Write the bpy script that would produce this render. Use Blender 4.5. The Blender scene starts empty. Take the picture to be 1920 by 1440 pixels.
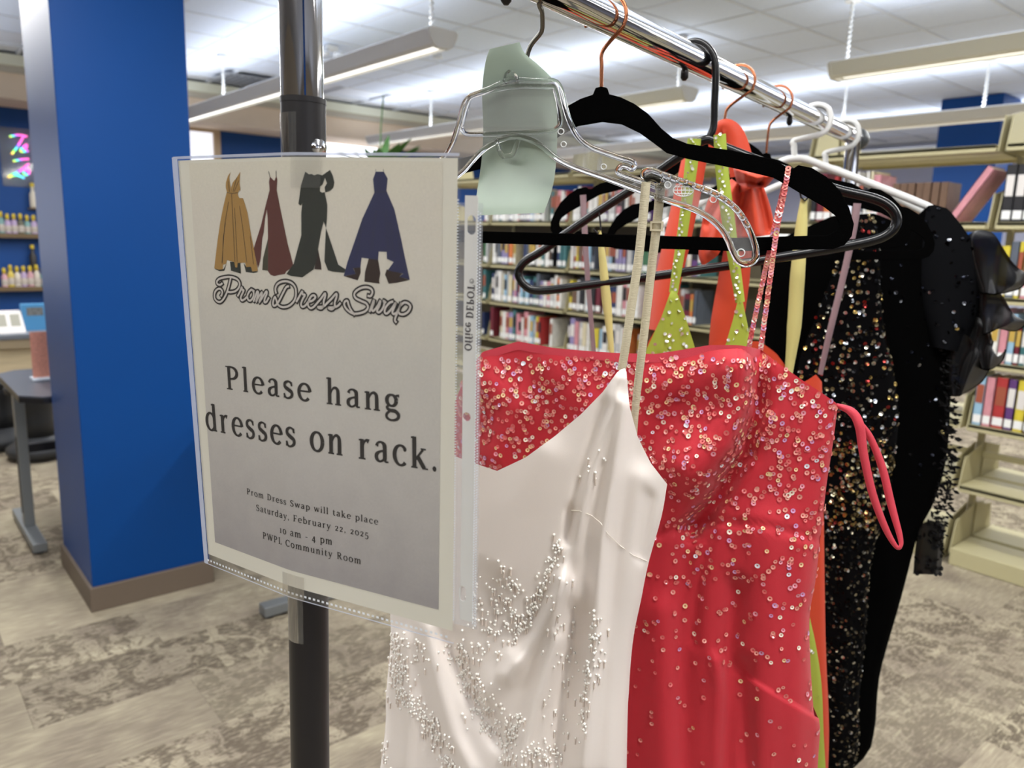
import bpy, bmesh, math, random
import numpy as np
from mathutils import Vector, Matrix, geometry
from mathutils.bvhtree import BVHTree

random.seed(7)
scene = bpy.context.scene
COL = scene.collection

# ------------------------------------------------------------------ camera
FPX = 1450.0
PITCH, ROLL, YAW = math.radians(10.6), math.radians(1.7), math.radians(-49.7)
CAM = np.array([0.0, 0.0, 1.5])
_fw = np.array([0, math.cos(PITCH), -math.sin(PITCH)]); _rt = np.array([1.0, 0, 0]); _up = np.cross(_rt, _fw)
_cr, _sr = math.cos(ROLL), math.sin(ROLL)
_rt, _up = _cr * _rt + _sr * _up, -_sr * _rt + _cr * _up
_cy, _sy = math.cos(YAW), math.sin(YAW)
_M = np.array([[_cy, _sy, 0], [-_sy, _cy, 0], [0, 0, 1.0]])      # the room's axes: X along the lamps, Y across them
FW, RT, UP = _M @ _fw, _M @ _rt, _M @ _up

cam_data = bpy.data.cameras.new('camera'); cam = bpy.data.objects.new('camera', cam_data); COL.objects.link(cam)
cam_data.sensor_fit = 'HORIZONTAL'; cam_data.sensor_width = 36.0; cam_data.lens = FPX / 1920 * 36.0
cam_data.clip_start = 0.02; cam_data.clip_end = 100
cam_data.dof.use_dof = True; cam_data.dof.focus_distance = 0.62; cam_data.dof.aperture_fstop = 9.0
cam.matrix_world = Matrix(((RT[0], UP[0], -FW[0], CAM[0]), (RT[1], UP[1], -FW[1], CAM[1]), (RT[2], UP[2], -FW[2], CAM[2]), (0, 0, 0, 1)))
scene.camera = cam

# ------------------------------------------------------------------ world, exposure
world = bpy.data.worlds.new('world'); scene.world = world; world.use_nodes = True
world.node_tree.nodes['Background'].inputs[0].default_value = (0.92, 0.95, 1.0, 1)
world.node_tree.nodes['Background'].inputs[1].default_value = 0.28
vs = scene.view_settings
vs.view_transform = 'Standard'; vs.look = 'None'; vs.gamma = 1.0; vs.use_curve_mapping = False; vs.exposure = 0.08
LAMP_POWER = 1.0
scene.cycles.use_denoising = True
scene.cycles.max_bounces = 8; scene.cycles.transparent_max_bounces = 16
scene.cycles.sample_clamp_indirect = 6.0; scene.cycles.caustics_reflective = False; scene.cycles.caustics_refractive = False

# ------------------------------------------------------------------ geometry of sight: pixel of the photograph -> point on a real surface
def ray(x, y): return FW + (x - 960) / FPX * RT - (y - 720) / FPX * UP
def at(x, y, d): return CAM + ray(x, y) * d
def pz(x, y, z): r = ray(x, y); return CAM + r * ((z - CAM[2]) / r[2])
def onplane(x, y, p, n): r = ray(x, y); p = np.asarray(p, float); n = np.asarray(n, float); return CAM + r * (((p - CAM) @ n) / (r @ n))
def proj(p):
    v = np.asarray(p, float) - CAM; d = v @ FW
    return np.array([960 + FPX * (v @ RT) / d, 720 - FPX * (v @ UP) / d, d])

# ------------------------------------------------------------------ materials
MATS = {}
def srgb(c):
    if isinstance(c, str): c = tuple(int(c[i:i + 2], 16) / 255 for i in (1, 3, 5))
    return tuple((x / 12.92 if x <= 0.04045 else ((x + 0.055) / 1.055) ** 2.4) for x in c) + (1,)
def mat(name, color='#808080', rough=0.6, metal=0.0, spec=0.5, alpha=1.0, trans=0.0, ior=1.45, emit=0.0, bump=0.0, bscale=200, noise=0.0, nscale=20, sheen=0.0, coat=0.0, stretch=(1, 1, 1)):
    if name in MATS: return MATS[name]
    m = bpy.data.materials.new(name); m.use_nodes = True
    nt = m.node_tree; b = nt.nodes['Principled BSDF']; c = srgb(color)
    b.inputs['Base Color'].default_value = c; b.inputs['Roughness'].default_value = rough; b.inputs['Metallic'].default_value = metal
    b.inputs['Specular IOR Level'].default_value = spec; b.inputs['Alpha'].default_value = alpha; b.inputs['Transmission Weight'].default_value = trans
    b.inputs['IOR'].default_value = ior; b.inputs['Sheen Weight'].default_value = sheen; b.inputs['Coat Weight'].default_value = coat
    if emit: b.inputs['Emission Color'].default_value = c; b.inputs['Emission Strength'].default_value = emit
    if noise or bump:
        tc = nt.nodes.new('ShaderNodeTexCoord'); mp = nt.nodes.new('ShaderNodeMapping'); mp.inputs['Scale'].default_value = stretch
        nt.links.new(tc.outputs['Object'], mp.inputs[0])
    if noise:
        n = nt.nodes.new('ShaderNodeTexNoise'); n.inputs['Scale'].default_value = nscale; n.inputs['Detail'].default_value = 6
        r = nt.nodes.new('ShaderNodeMapRange'); r.inputs[1].default_value = 0.3; r.inputs[2].default_value = 0.7; r.inputs[3].default_value = 1 - noise; r.inputs[4].default_value = 1 + noise
        mx = nt.nodes.new('ShaderNodeMix'); mx.data_type = 'RGBA'; mx.blend_type = 'MULTIPLY'; mx.inputs[0].default_value = 1; mx.inputs[6].default_value = c
        nt.links.new(mp.outputs[0], n.inputs[0]); nt.links.new(n.outputs[0], r.inputs[0]); nt.links.new(r.outputs[0], mx.inputs[7]); nt.links.new(mx.outputs[2], b.inputs['Base Color'])
    if bump:
        n2 = nt.nodes.new('ShaderNodeTexNoise'); n2.inputs['Scale'].default_value = bscale; n2.inputs['Detail'].default_value = 3
        bp = nt.nodes.new('ShaderNodeBump'); bp.inputs['Strength'].default_value = bump; bp.inputs['Distance'].default_value = 0.002
        nt.links.new(mp.outputs[0], n2.inputs[0]); nt.links.new(n2.outputs[0], bp.inputs['Height']); nt.links.new(bp.outputs[0], b.inputs['Normal'])
    MATS[name] = m; return m
def mat_film(name, tint='#ffffff', gloss=0.12, rough=0.06, veil=0.0, veilcol='#ffffff'):
    """thin clear plastic: lets the light straight through, with a gloss and a faint veil"""
    m = bpy.data.materials.new(name); m.use_nodes = True; nt = m.node_tree; nt.nodes.clear()
    out = nt.nodes.new('ShaderNodeOutputMaterial'); t = nt.nodes.new('ShaderNodeBsdfTransparent'); t.inputs[0].default_value = srgb(tint)
    g = nt.nodes.new('ShaderNodeBsdfGlossy'); g.inputs['Roughness'].default_value = rough
    d = nt.nodes.new('ShaderNodeBsdfDiffuse'); d.inputs[0].default_value = srgb(veilcol)
    lw = nt.nodes.new('ShaderNodeLayerWeight'); lw.inputs[0].default_value = 0.35
    ma = nt.nodes.new('ShaderNodeMath'); ma.operation = 'MULTIPLY_ADD'; ma.inputs[1].default_value = 0.9; ma.inputs[2].default_value = gloss * 0.4; ma.use_clamp = True
    mu = nt.nodes.new('ShaderNodeMath'); mu.operation = 'MULTIPLY'; mu.inputs[1].default_value = gloss * 4; mu.use_clamp = True
    nt.links.new(lw.outputs['Fresnel'], mu.inputs[0]); nt.links.new(mu.outputs[0], ma.inputs[0])
    m1 = nt.nodes.new('ShaderNodeMixShader'); m1.inputs[0].default_value = veil
    nt.links.new(t.outputs[0], m1.inputs[1]); nt.links.new(d.outputs[0], m1.inputs[2])
    m2 = nt.nodes.new('ShaderNodeMixShader'); nt.links.new(ma.outputs[0], m2.inputs[0]); nt.links.new(m1.outputs[0], m2.inputs[1]); nt.links.new(g.outputs[0], m2.inputs[2])
    nt.links.new(m2.outputs[0], out.inputs[0]); MATS[name] = m; return m
def mat_islands(name, stops, rough=0.15, metal=0.6, spec=0.5, coat=0.0):
    """each separate piece of the mesh takes one of the colours"""
    m = bpy.data.materials.new(name); m.use_nodes = True; nt = m.node_tree; b = nt.nodes['Principled BSDF']
    ge = nt.nodes.new('ShaderNodeNewGeometry'); cr = nt.nodes.new('ShaderNodeValToRGB'); cr.color_ramp.interpolation = 'CONSTANT'
    el = cr.color_ramp.elements
    while len(el) < len(stops): el.new(0.5)
    for e, (p, c) in zip(el, stops): e.position = p; e.color = srgb(c)
    nt.links.new(ge.outputs['Random Per Island'], cr.inputs[0]); nt.links.new(cr.outputs[0], b.inputs['Base Color'])
    b.inputs['Roughness'].default_value = rough; b.inputs['Metallic'].default_value = metal; b.inputs['Specular IOR Level'].default_value = spec; b.inputs['Coat Weight'].default_value = coat
    MATS[name] = m; return m

# ------------------------------------------------------------------ mesh builder
class MB:
    def __init__(s): s.v = []; s.f = []
    def add(s, vs_, fs):
        o = len(s.v); s.v.extend([tuple(map(float, p)) for p in vs_]); s.f.extend([tuple(i + o for i in f) for f in fs]); return s
    def box(s, lo, hi, M=None):
        (a, b, c), (d, e, f) = lo, hi
        vs_ = [(a, b, c), (d, b, c), (d, e, c), (a, e, c), (a, b, f), (d, b, f), (d, e, f), (a, e, f)]
        if M is not None: vs_ = [tuple(M @ Vector(p)) for p in vs_]
        return s.add(vs_, [(0, 3, 2, 1), (4, 5, 6, 7), (0, 1, 5, 4), (1, 2, 6, 5), (2, 3, 7, 6), (3, 0, 4, 7)])
    def tube(s, pts, r, seg=10, closed=False, cap=True, flat=None):
        P = [np.asarray(p, float) for p in pts]; n = len(P); rs = r if hasattr(r, '__len__') else [r] * n
        vs_ = []; ref = None
        for i in range(n):
            a = P[(i - 1) % n] if (closed or i > 0) else P[i]; b = P[(i + 1) % n] if (closed or i < n - 1) else P[i]
            t = b - a; L = np.linalg.norm(t); t = t / L if L > 1e-9 else np.array([0, 0, 1.0])
            if ref is None:
                ref = np.array([0, 0, 1.0]) if abs(t[2]) < 0.9 else np.array([1.0, 0, 0])
                if flat is not None: ref = np.asarray(flat[0], float)
            u = ref - t * (ref @ t); u /= np.linalg.norm(u); w = np.cross(t, u); ref = u
            for k in range(seg):
                an = 2 * math.pi * k / seg
                fu, fv = (1, 1) if flat is None else (1, flat[1])
                vs_.append(P[i] + rs[i] * (fu * math.cos(an) * u + fv * math.sin(an) * w))
        fs = []
        for i in range(n if closed else n - 1):
            j = (i + 1) % n
            for k in range(seg):
                l = (k + 1) % seg; fs.append((i * seg + k, i * seg + l, j * seg + l, j * seg + k))
        if not closed and cap:
            m = len(vs_); vs_ = vs_ + vs_[:seg] + vs_[(n - 1) * seg:n * seg]; fs.append(tuple(m + k for k in range(seg))[::-1]); fs.append(tuple(m + seg + k for k in range(seg)))
        return s.add(vs_, fs)
    def lathe(s, prof, c=(0, 0, 0), seg=24, cap=True):
        vs_ = []; n = len(prof)
        for r, z in prof:
            for k in range(seg):
                a = 2 * math.pi * k / seg; vs_.append((c[0] + r * math.cos(a), c[1] + r * math.sin(a), c[2] + z))
        fs = []
        for i in range(n - 1):
            for k in range(seg):
                l = (k + 1) % seg; fs.append((i * seg + k, i * seg + l, (i + 1) * seg + l, (i + 1) * seg + k))
        if cap: fs.append(tuple(range(seg))[::-1]); fs.append(tuple((n - 1) * seg + k for k in range(seg)))
        return s.add(vs_, fs)
    def prism(s, loops, fn, t):
        """2-D loops (the first the outline, the rest holes); fn(a, b, c) gives the point in space; thickness t"""
        tris = geometry.tessellate_polygon([[Vector((a, b, 0)) for a, b in lp] for lp in loops])
        flat = [p for lp in loops for p in lp]; n = len(flat)
        vs_ = [fn(a, b, t / 2) for a, b in flat] + [fn(a, b, -t / 2) for a, b in flat]
        fs = [tuple(tr) for tr in tris] + [tuple(i + n for i in tr)[::-1] for tr in tris]
        o = 0
        for lp in loops:
            m = len(lp)
            for i in range(m): j = (i + 1) % m; fs.append((o + i, o + j, n + o + j, n + o + i))
            o += m
        return s.add(vs_, fs)
    def grid(s, G, wrap=False):
        nr, nc = G.shape[:2]; vs_ = G.reshape(-1, 3); fs = []
        for i in range(nr - 1):
            for j in range(nc - 1 + (1 if wrap else 0)):
                k = (j + 1) % nc; fs.append((i * nc + j, i * nc + k, (i + 1) * nc + k, (i + 1) * nc + j))
        return s.add(vs_, fs)
    def build(s, name, material, parent=None, smooth=False, origin=None, recalc=True, bevel=0.0):
        o0 = np.array(parent.location if parent is not None else (origin if origin is not None else (0, 0, 0)), float)
        if parent is not None and parent.parent is not None: o0 = o0 + np.array(parent.parent.location)
        me = bpy.data.meshes.new(name); me.from_pydata([tuple(np.array(p) - o0) for p in s.v], [], s.f)
        if recalc:
            bm = bmesh.new(); bm.from_mesh(me); bmesh.ops.recalc_face_normals(bm, faces=bm.faces); bm.to_mesh(me); bm.free()
        if smooth: me.polygons.foreach_set('use_smooth', [True] * len(me.polygons))
        me.materials.append(material); o = bpy.data.objects.new(name, me); COL.objects.link(o)
        if parent is not None: o.parent = parent
        else: o.location = o0
        if smooth == 'auto':
            pass
        if bevel:
            md = o.modifiers.new('bevel', 'BEVEL'); md.width = bevel; md.segments = 2; md.limit_method = 'ANGLE'
        return o
def tag(o, label, cat, group=None):
    o['label'] = label; o['category'] = cat
    if group: o['group'] = group
    return o
def thing(name, label, cat, loc=(0, 0, 0), group=None):
    o = bpy.data.objects.new(name, None); o.empty_display_size = 0.05; COL.objects.link(o); o.location = tuple(float(x) for x in loc)
    return tag(o, label, cat, group)
def struct(o): o['kind'] = 'structure'; return o
def stuff(o): o['kind'] = 'stuff'; return o
def link_copy(o, parent, loc=None):
    c = o.copy(); COL.objects.link(c); c.parent = parent
    if loc is not None: c.location = loc
    return c
def smooth_curve(pts, n=8, closed=False):
    """Catmull-Rom through 2-D or 3-D points"""
    P = [np.asarray(p, float) for p in pts]; m = len(P); out = []
    for i in range(m if closed else m - 1):
        p0 = P[(i - 1) % m] if (closed or i > 0) else 2 * P[0] - P[1]; p1 = P[i]; p2 = P[(i + 1) % m]
        p3 = P[(i + 2) % m] if (closed or i < m - 2) else 2 * P[-1] - P[-2]
        for k in range(n):
            t = k / n; out.append(0.5 * (2 * p1 + (p2 - p0) * t + (2 * p0 - 5 * p1 + 4 * p2 - p3) * t * t + (3 * p1 - p0 - 3 * p2 + p3) * t ** 3))
    if not closed: out.append(P[-1])
    return out
def resample(pts, n):
    P = np.array([np.asarray(p, float) for p in pts]); d = np.r_[0, np.cumsum(np.linalg.norm(np.diff(P, axis=0), axis=1))]; d /= d[-1]
    t = np.linspace(0, 1, n); return np.stack([np.interp(t, d, P[:, k]) for k in range(P.shape[1])], 1)

# ================================================================== THE ROOM
CEIL = 3.1
def mat_carpet():
    m = bpy.data.materials.new('carpet'); m.use_nodes = True; nt = m.node_tree; N = nt.nodes; L = nt.links; b = N['Principled BSDF']
    b.inputs['Roughness'].default_value = 0.95; b.inputs['Specular IOR Level'].default_value = 0.1
    tc = N.new('ShaderNodeTexCoord'); oi = N.new('ShaderNodeObjectInfo')
    ml = N.new('ShaderNodeMath'); ml.operation = 'MULTIPLY'; ml.inputs[1].default_value = 37.0; L.new(oi.outputs['Random'], ml.inputs[0])
    cb = N.new('ShaderNodeCombineXYZ'); L.new(ml.outputs[0], cb.inputs[0]); L.new(ml.outputs[0], cb.inputs[2])
    ad = N.new('ShaderNodeVectorMath'); ad.operation = 'ADD'; L.new(tc.outputs['Object'], ad.inputs[0]); L.new(cb.outputs[0], ad.inputs[1])
    def noise(scale, detail, dist=0.0, st=(1, 1, 1)):
        mp = N.new('ShaderNodeMapping'); mp.inputs['Scale'].default_value = st; L.new(ad.outputs[0], mp.inputs[0])
        n = N.new('ShaderNodeTexNoise'); n.inputs['Scale'].default_value = scale; n.inputs['Detail'].default_value = detail; n.inputs['Distortion'].default_value = dist; L.new(mp.outputs[0], n.inputs[0]); return n.outputs[0]
    def ramp(src, stops, const=False):
        r = N.new('ShaderNodeValToRGB'); el = r.color_ramp.elements
        while len(el) < len(stops): el.new(0.5)
        for e, (p, c) in zip(el, stops): e.position = p; e.color = srgb(c)
        L.new(src, r.inputs[0]); return r.outputs[0]
    def mix(f, a, b_, mode='MIX'):
        x = N.new('ShaderNodeMix'); x.data_type = 'RGBA'; x.blend_type = mode
        for s, i in ((f, 0), (a, 6), (b_, 7)):
            if isinstance(s, (int, float)): x.inputs[i].default_value = s
            elif isinstance(s, tuple): x.inputs[i].default_value = s
            else: L.new(s, x.inputs[i])
        return x.outputs[2]
    streak = ramp(noise(26, 6, 0.3, (5, 0.55, 1)), [(0.32, '#7d7264'), (0.5, '#95897a'), (0.62, '#b0a58f'), (0.75, '#c4bc9f')])
    base = mix(0.55, streak, ramp(noise(3.0, 3, 0.4), [(0.35, '#857a6b'), (0.65, '#bdb398')]))
    flor = ramp(noise(7.0, 3, 1.8), [(0.485, '#000000'), (0.525, '#ffffff')])
    curl = ramp(noise(10, 1, 3.4), [(0.46, '#000000'), (0.485, '#ffffff'), (0.515, '#ffffff'), (0.54, '#000000')])
    worn = ramp(noise(60, 5, 0.2, (2.2, 0.6, 1)), [(0.36, '#000000'), (0.50, '#ffffff')])
    pat = mix(1.0, mix(0.8, flor, curl, 'LIGHTEN'), worn, 'MULTIPLY')
    thr = N.new('ShaderNodeMapRange'); thr.inputs[1].default_value = 0.22; thr.inputs[2].default_value = 0.55; L.new(oi.outputs['Random'], thr.inputs[0])
    amt = N.new('ShaderNodeMath'); amt.operation = 'MULTIPLY'; L.new(thr.outputs[0], amt.inputs[0]); L.new(pat, amt.inputs[1])
    a2 = N.new('ShaderNodeMath'); a2.operation = 'MULTIPLY'; a2.inputs[1].default_value = 0.9; L.new(amt.outputs[0], a2.inputs[0])
    colr = mix(a2.outputs[0], base, srgb('#665c4f'))
    tone = N.new('ShaderNodeMapRange'); tone.inputs[3].default_value = 0.86; tone.inputs[4].default_value = 1.1
    fr = N.new('ShaderNodeMath'); fr.operation = 'FRACT'; L.new(ml.outputs[0], fr.inputs[0]); L.new(fr.outputs[0], tone.inputs[0])
    colr = mix(1.0, colr, tone.outputs[0], 'MULTIPLY'); L.new(colr, b.inputs['Base Color'])
    bp = N.new('ShaderNodeBump'); bp.inputs['Strength'].default_value = 0.4; bp.inputs['Distance'].default_value = 0.003
    L.new(noise(330, 2), bp.inputs['Height']); L.new(bp.outputs[0], b.inputs['Normal'])
    return m
CARPET = mat_carpet()
floor = struct(MB().add([(-11, -6, -0.006), (7, -6, -0.006), (7, 13, -0.006), (-11, 13, -0.006)], [(0, 1, 2, 3)]).build('floor', CARPET, recalc=False))
PW, PL = 0.3048, 0.9144
pm = MB().box((0.0004, 0.0004, -0.006), (PW - 0.0004, PL - 0.0004, 0.0)).build('plank', CARPET, floor, origin=(0, 0, 0))
pm.parent = floor; first = True
for i in range(-21, 1):
    for j in range(-1, 6):
        off = 0.28 if i % 2 == 0 else 0.28 + PL / 2
        loc = (-2.82 + (i + 10) * PW, off + j * PL - PL, 0)
        if first: pm.location = loc; first = False
        else: link_copy(pm, floor, loc)

WHITE_TILE = mat('ceiling_tile', '#dde6f6', 0.9, spec=0.1, noise=0.03, nscale=60)
ceiling = struct(MB().add([(-11, -6, CEIL + 0.03), (-11, 13, CEIL + 0.03), (7, 13, CEIL + 0.03), (7, -6, CEIL + 0.03)], [(0, 1, 2, 3)]).build('ceiling', mat('ceiling_white', '#dde2ec', 0.9, spec=0.1), recalc=False))
TP = 0.6; TX0, TY0 = -2.737, 5.59
tm = MB().box((0.014, 0.014, CEIL + 0.006), (TP - 0.014, TP - 0.014, CEIL + 0.029)).build('ceiling_tile', WHITE_TILE, ceiling)
tm.parent = ceiling; first = True
for i in range(-9, 5):
    for j in range(-8, 10):
        loc = (TX0 + i * TP, TY0 + j * TP, 0)
        if first: tm.location = loc; first = False
        else: link_copy(tm, ceiling, loc)
TEE = mat('tee_bar_white', '#d3d8e0', 0.5)
for i in range(-11, 7): MB().box((TX0 + i * TP - 0.011, -0.5, CEIL), (TX0 + i * TP + 0.011, 12.4, CEIL + 0.03)).build('tee_bar', TEE, ceiling)
for j in range(-10, 12): MB().box((-9.2, TY0 + j * TP - 0.010, CEIL + 0.002), (1.5, TY0 + j * TP + 0.010, CEIL + 0.03)).build('tee_bar', TEE, ceiling)
# supply-air grille in the ceiling
gp = pz(458, 152, CEIL - 0.01)
gr = thing('ceiling_vent', 'grey square air vent set in the white ceiling beside the blue column', 'vent', (gp[0], gp[1], CEIL - 0.02))
MB().box((gp[0] - 0.3, gp[1] - 0.3, CEIL - 0.012), (gp[0] + 0.3, gp[1] + 0.3, CEIL - 0.002)).build('frame', mat('vent_grey', '#9a9ea4', 0.5), gr)
for k in range(7): MB().box((gp[0] - 0.26, gp[1] - 0.25 + k * 0.075, CEIL - 0.022), (gp[0] + 0.26, gp[1] - 0.21 + k * 0.075, CEIL - 0.012)).build('slat', mat('vent_dark', '#6f747a', 0.5), gr)

# walls
WALLBLUE = mat('wall_blue', '#0b4488', 0.5, spec=0.4, noise=0.02, nscale=8)
WALLX = -9.9
wl = MB().box((WALLX - 0.15, -6, 0), (WALLX, 13, CEIL))
wall_left = struct(wl.build('wall_left', WALLBLUE))
wall_back = struct(MB().box((WALLX, 12.6, 0), (7, 12.75, CEIL)).build('wall_back', mat('wall_pale', '#b9bcd0', 0.8)))
WARMW = mat('wall_warm', '#cdbfa8', 0.8, noise=0.03, nscale=3)
wall_right = struct(MB().box((6.6, -5.6, 0), (6.75, 12.75, CEIL)).build('wall_right', WARMW))
wall_front = struct(MB().box((WALLX, -5.75, 0), (6.75, -5.6, CEIL)).build('wall_front', WARMW))
DWOOD = mat('door_wood', '#4a3524', 0.45, noise=0.2, nscale=4, stretch=(6, 6, 1))
for k, (x0, x1) in enumerate(((-3.2, -1.4), (3.4, 5.2))):  # unseen dark doors added to make bands in the chrome reflections
    d_ = struct(MB().box((x0, -5.6, 0.01), (x1, -5.54, 2.2)).build('door_%d' % (k + 1), DWOOD))
    MB().box(((x0 + x1) / 2 - 0.01, -5.54, 0.01), ((x0 + x1) / 2 + 0.01, -5.53, 2.2)).build('astragal', mat('base_brown2', '#2e2118', 0.5), d_)
for k, (y0, y1) in enumerate(((-4.6, -2.6), (-1.2, 1.2), (2.4, 4.6))):  # unseen glowing windows added for room light and chrome reflections
    w_ = struct(MB().box((6.54, y0 - 0.07, 0.83), (6.6, y1 + 0.07, 0.9)).box((6.54, y0 - 0.07, 2.4), (6.6, y1 + 0.07, 2.47)).box((6.54, y0 - 0.07, 0.9), (6.6, y0, 2.4)).box((6.54, y1, 0.9), (6.6, y1 + 0.07, 2.4)).box((6.55, (y0 + y1) / 2 - 0.03, 0.9), (6.6, (y0 + y1) / 2 + 0.03, 2.4)).build('window_%d' % (k + 3), mat('window_dark', '#3b332b', 0.5)))
    MB().box((6.585, y0, 0.9), (6.595, y1, 2.4)).build('pane', mat('daylight_r', '#eef3ff', 0.3, emit=2.2), w_)
BEIGE = mat('soffit_beige', '#e2cfb8', 0.8, noise=0.02, nscale=5)
struct(MB().box((WALLX, -6, 2.70), (-9.2, 12.6, 2.94)).build('trim_1', BEIGE))
struct(MB().box((WALLX, -6, 2.94), (-9.17, 12.6, 3.0)).build('trim_2', mat('trim_grey', '#b9b3a6', 0.7)))
struct(MB().box((WALLX, -6, 3.0), (-9.12, 12.6, CEIL)).build('trim_3', mat('trim_offwhite', '#d9dac8', 0.7)))
struct(MB().box((WALLX, -6, 0), (WALLX + 0.02, 12.6, 0.1)).build('baseboard_left', mat('base_brown', '#6d5f50', 0.6)))
# windows of the left wall: frame, mullion, bright daylight panes
FRAME = mat('window_frame_tan', '#c3ae93', 0.5)
def wall_window(name, y0, y1, z0, z1, emit, label=None):
    w = struct(MB().box((WALLX + 0.001, y0 - 0.08, z1), (WALLX + 0.06, y1 + 0.08, z1 + 0.08)).box((WALLX + 0.001, y0 - 0.08, z0 - 0.08), (WALLX + 0.06, y1 + 0.08, z0))
               .box((WALLX + 0.001, y0 - 0.08, z0), (WALLX + 0.06, y0, z1)).box((WALLX + 0.001, y1, z0), (WALLX + 0.06, y1 + 0.08, z1)).build(name, FRAME))
    MB().box((WALLX + 0.002, y0, z0), (WALLX + 0.012, y1, z1)).build('pane', mat('daylight_' + name, '#eef2ff', 0.3, emit=emit), w)
    return w
_y = lambda x, y: onplane(x, y, (WALLX, 0, 0), (1, 0, 0))
wall_window('window_1', _y(340, 262)[1], _y(398, 262)[1], 0.9, _y(380, 248)[2], 0.9)
for _k, (_a, _b) in enumerate(((-4.8, -2.9), (-2.5, -0.6))): wall_window('window_%d' % (6 + _k), _a, _b, 0.9, 2.45, 2.2)  # unseen windows added for the pale grazing reflection on the column
wall_window('window_2', _y(600, 290)[1], _y(722, 290)[1], 0.9, _y(660, 272)[2], 2.0)

# blue columns
COLBLUE = mat('column_blue', '#004084', 0.42, spec=0.28, noise=0.02, nscale=3)
BASEB = mat('baseboard_brown', '#6e6154', 0.55)
def column(x0, y0, x1, y1, label):
    t = thing('column', label, 'column', ((x0 + x1) / 2, (y0 + y1) / 2, 0))
    MB().box((x0, y0, 0.09), (x1, y1, CEIL)).build('shaft', COLBLUE, t, bevel=0.004)
    e = 0.012
    MB().box((x0 - e, y0 - e, 0), (x1 + e, y1 + e, 0.102)).build('baseboard', BASEB, t, bevel=0.004)
column(-3.775, 0.595, -3.223, 1.05, 'blue square column with brown baseboard standing left of the sign')
_c = pz(1884, 174, CEIL); column(_c[0] - 0.6, _c[1], _c[0], _c[1] + 0.5, 'blue square column rising behind the bookcases at right')

# ------------------------------------------------------------------ linear pendant lamps
HOUS = mat('lamp_housing', '#e6e4de', 0.45, metal=0.1)
LENS = mat('lamp_lens', '#fffdf4', 0.4, emit=1.6)
UPLT = mat('lamp_uplight', '#f4f7ff', 0.4, emit=2.5)
CORD = mat('lamp_cord', '#e6e6e4', 0.5)
def pendant(x0, x1, y, z, label, cords, up=14, down=68, coil=True):
    xm = (x0 + x1) / 2
    t = thing('pendant_lamp', label, 'lamp', (xm, y, z - 0.06), 'linear pendant lamps under the ceiling')
    sec = [(-0.105, 0.03), (-0.112, 0.045), (-0.10, 0.055), (-0.085, 0.05), (-0.085, 0.02), (0.085, 0.02), (0.085, 0.05), (0.10, 0.055), (0.112, 0.045), (0.105, 0.03), (0.075, -0.035), (0.05, -0.05), (0.045, -0.03), (-0.045, -0.03), (-0.05, -0.05), (-0.075, -0.035)]
    MB().prism([sec], lambda a, b, c: (xm + c, y + a, z + b), (x1 - x0) - 0.06).build('housing', HOUS, t)
    full = [(-0.112, 0.045), (-0.09, 0.06), (0.09, 0.06), (0.112, 0.045), (0.105, 0.02), (0.075, -0.038), (0.045, -0.055), (-0.045, -0.055), (-0.075, -0.038), (-0.105, 0.02)]
    for xe in (x0 + 0.018, x1 - 0.018): MB().prism([full], lambda a, b, c: (xe + c, y + a, z + b), 0.036).build('end_cap', HOUS, t, bevel=0.008)
    MB().box((x0 + 0.05, y - 0.043, z - 0.034), (x1 - 0.05, y + 0.043, z - 0.0305)).build('lens', LENS, t)
    MB().box((x0 + 0.05, y - 0.08, z + 0.021), (x1 - 0.05, y + 0.08, z + 0.028)).build('uplight', UPLT, t)
    for cx in cords:
        mb = MB()
        if coil:
            n = int((CEIL - z - 0.06) / 0.0045); pts = [(cx + 0.010 * math.cos(k * 0.9), y + 0.010 * math.sin(k * 0.9), z + 0.06 + k * 0.0045) for k in range(n)]
            mb.tube(pts, 0.006, 5)
        mb.tube([(cx, y, z + 0.04), (cx, y, CEIL + 0.005)], 0.006, 8); mb.build('cord', CORD, t, smooth=True)
        MB().lathe([(0.05, 0), (0.05, 0.012), (0.03, 0.025)], (cx, y, CEIL - 0.02), 16).build('ceiling_rose', CORD, t)
    for nm, pw, dz, rx in (('uplight_glow', up, 0.07, math.pi), ('downlight_glow', down, -0.06, 0)):
        ld = bpy.data.lights.new(nm, 'AREA'); ld.shape = 'RECTANGLE'; ld.size = (x1 - x0) * 0.95; ld.size_y = 0.14; ld.energy = pw * (x1 - x0) / 4.5 * LAMP_POWER; ld.color = (1.0, 0.99, 0.97) if dz < 0 else (0.90, 0.95, 1.0)
        lo = bpy.data.objects.new(nm, ld); COL.objects.link(lo); lo.parent = t; lo.location = (0, 0, 0.06 + dz); lo.rotation_euler = (rx, 0, 0)
    return t
PZ = 2.655
pendant(-8.9, -4.02, 2.8, PZ, 'long grey pendant lamp whose end hangs above the sign post', (-4.15, -7.6), coil=True)
pendant(-8.9, -4.0, 5.13, PZ, 'pendant lamp seen beyond the black velvet hanger, under the ceiling', (-4.12, -7.6))
pendant(-2.82, 1.8, 5.13, PZ, 'long cream pendant lamp at upper right, nearest above the bookcases', (-2.74, 0.6))
pendant(-8.9, 1.8, 7.48, PZ, 'far pendant lamp just above the bookcase tops at right', (-2.73, -3.97))
pendant(-8.9, 1.8, 9.83, PZ, 'farthest pendant lamp, low behind the bookcases', (-2.73, -3.97))
pendant(-2.82, 1.8, 2.8, PZ, 'pendant lamp out of view to the right of the clothes rack', (-2.74, 0.6))
pendant(-8.9, -4.0, 0.45, PZ, 'pendant lamp out of view beyond the blue column', (-4.12, -7.6))  # this and the next two lamps are unseen, added for room light
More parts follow.
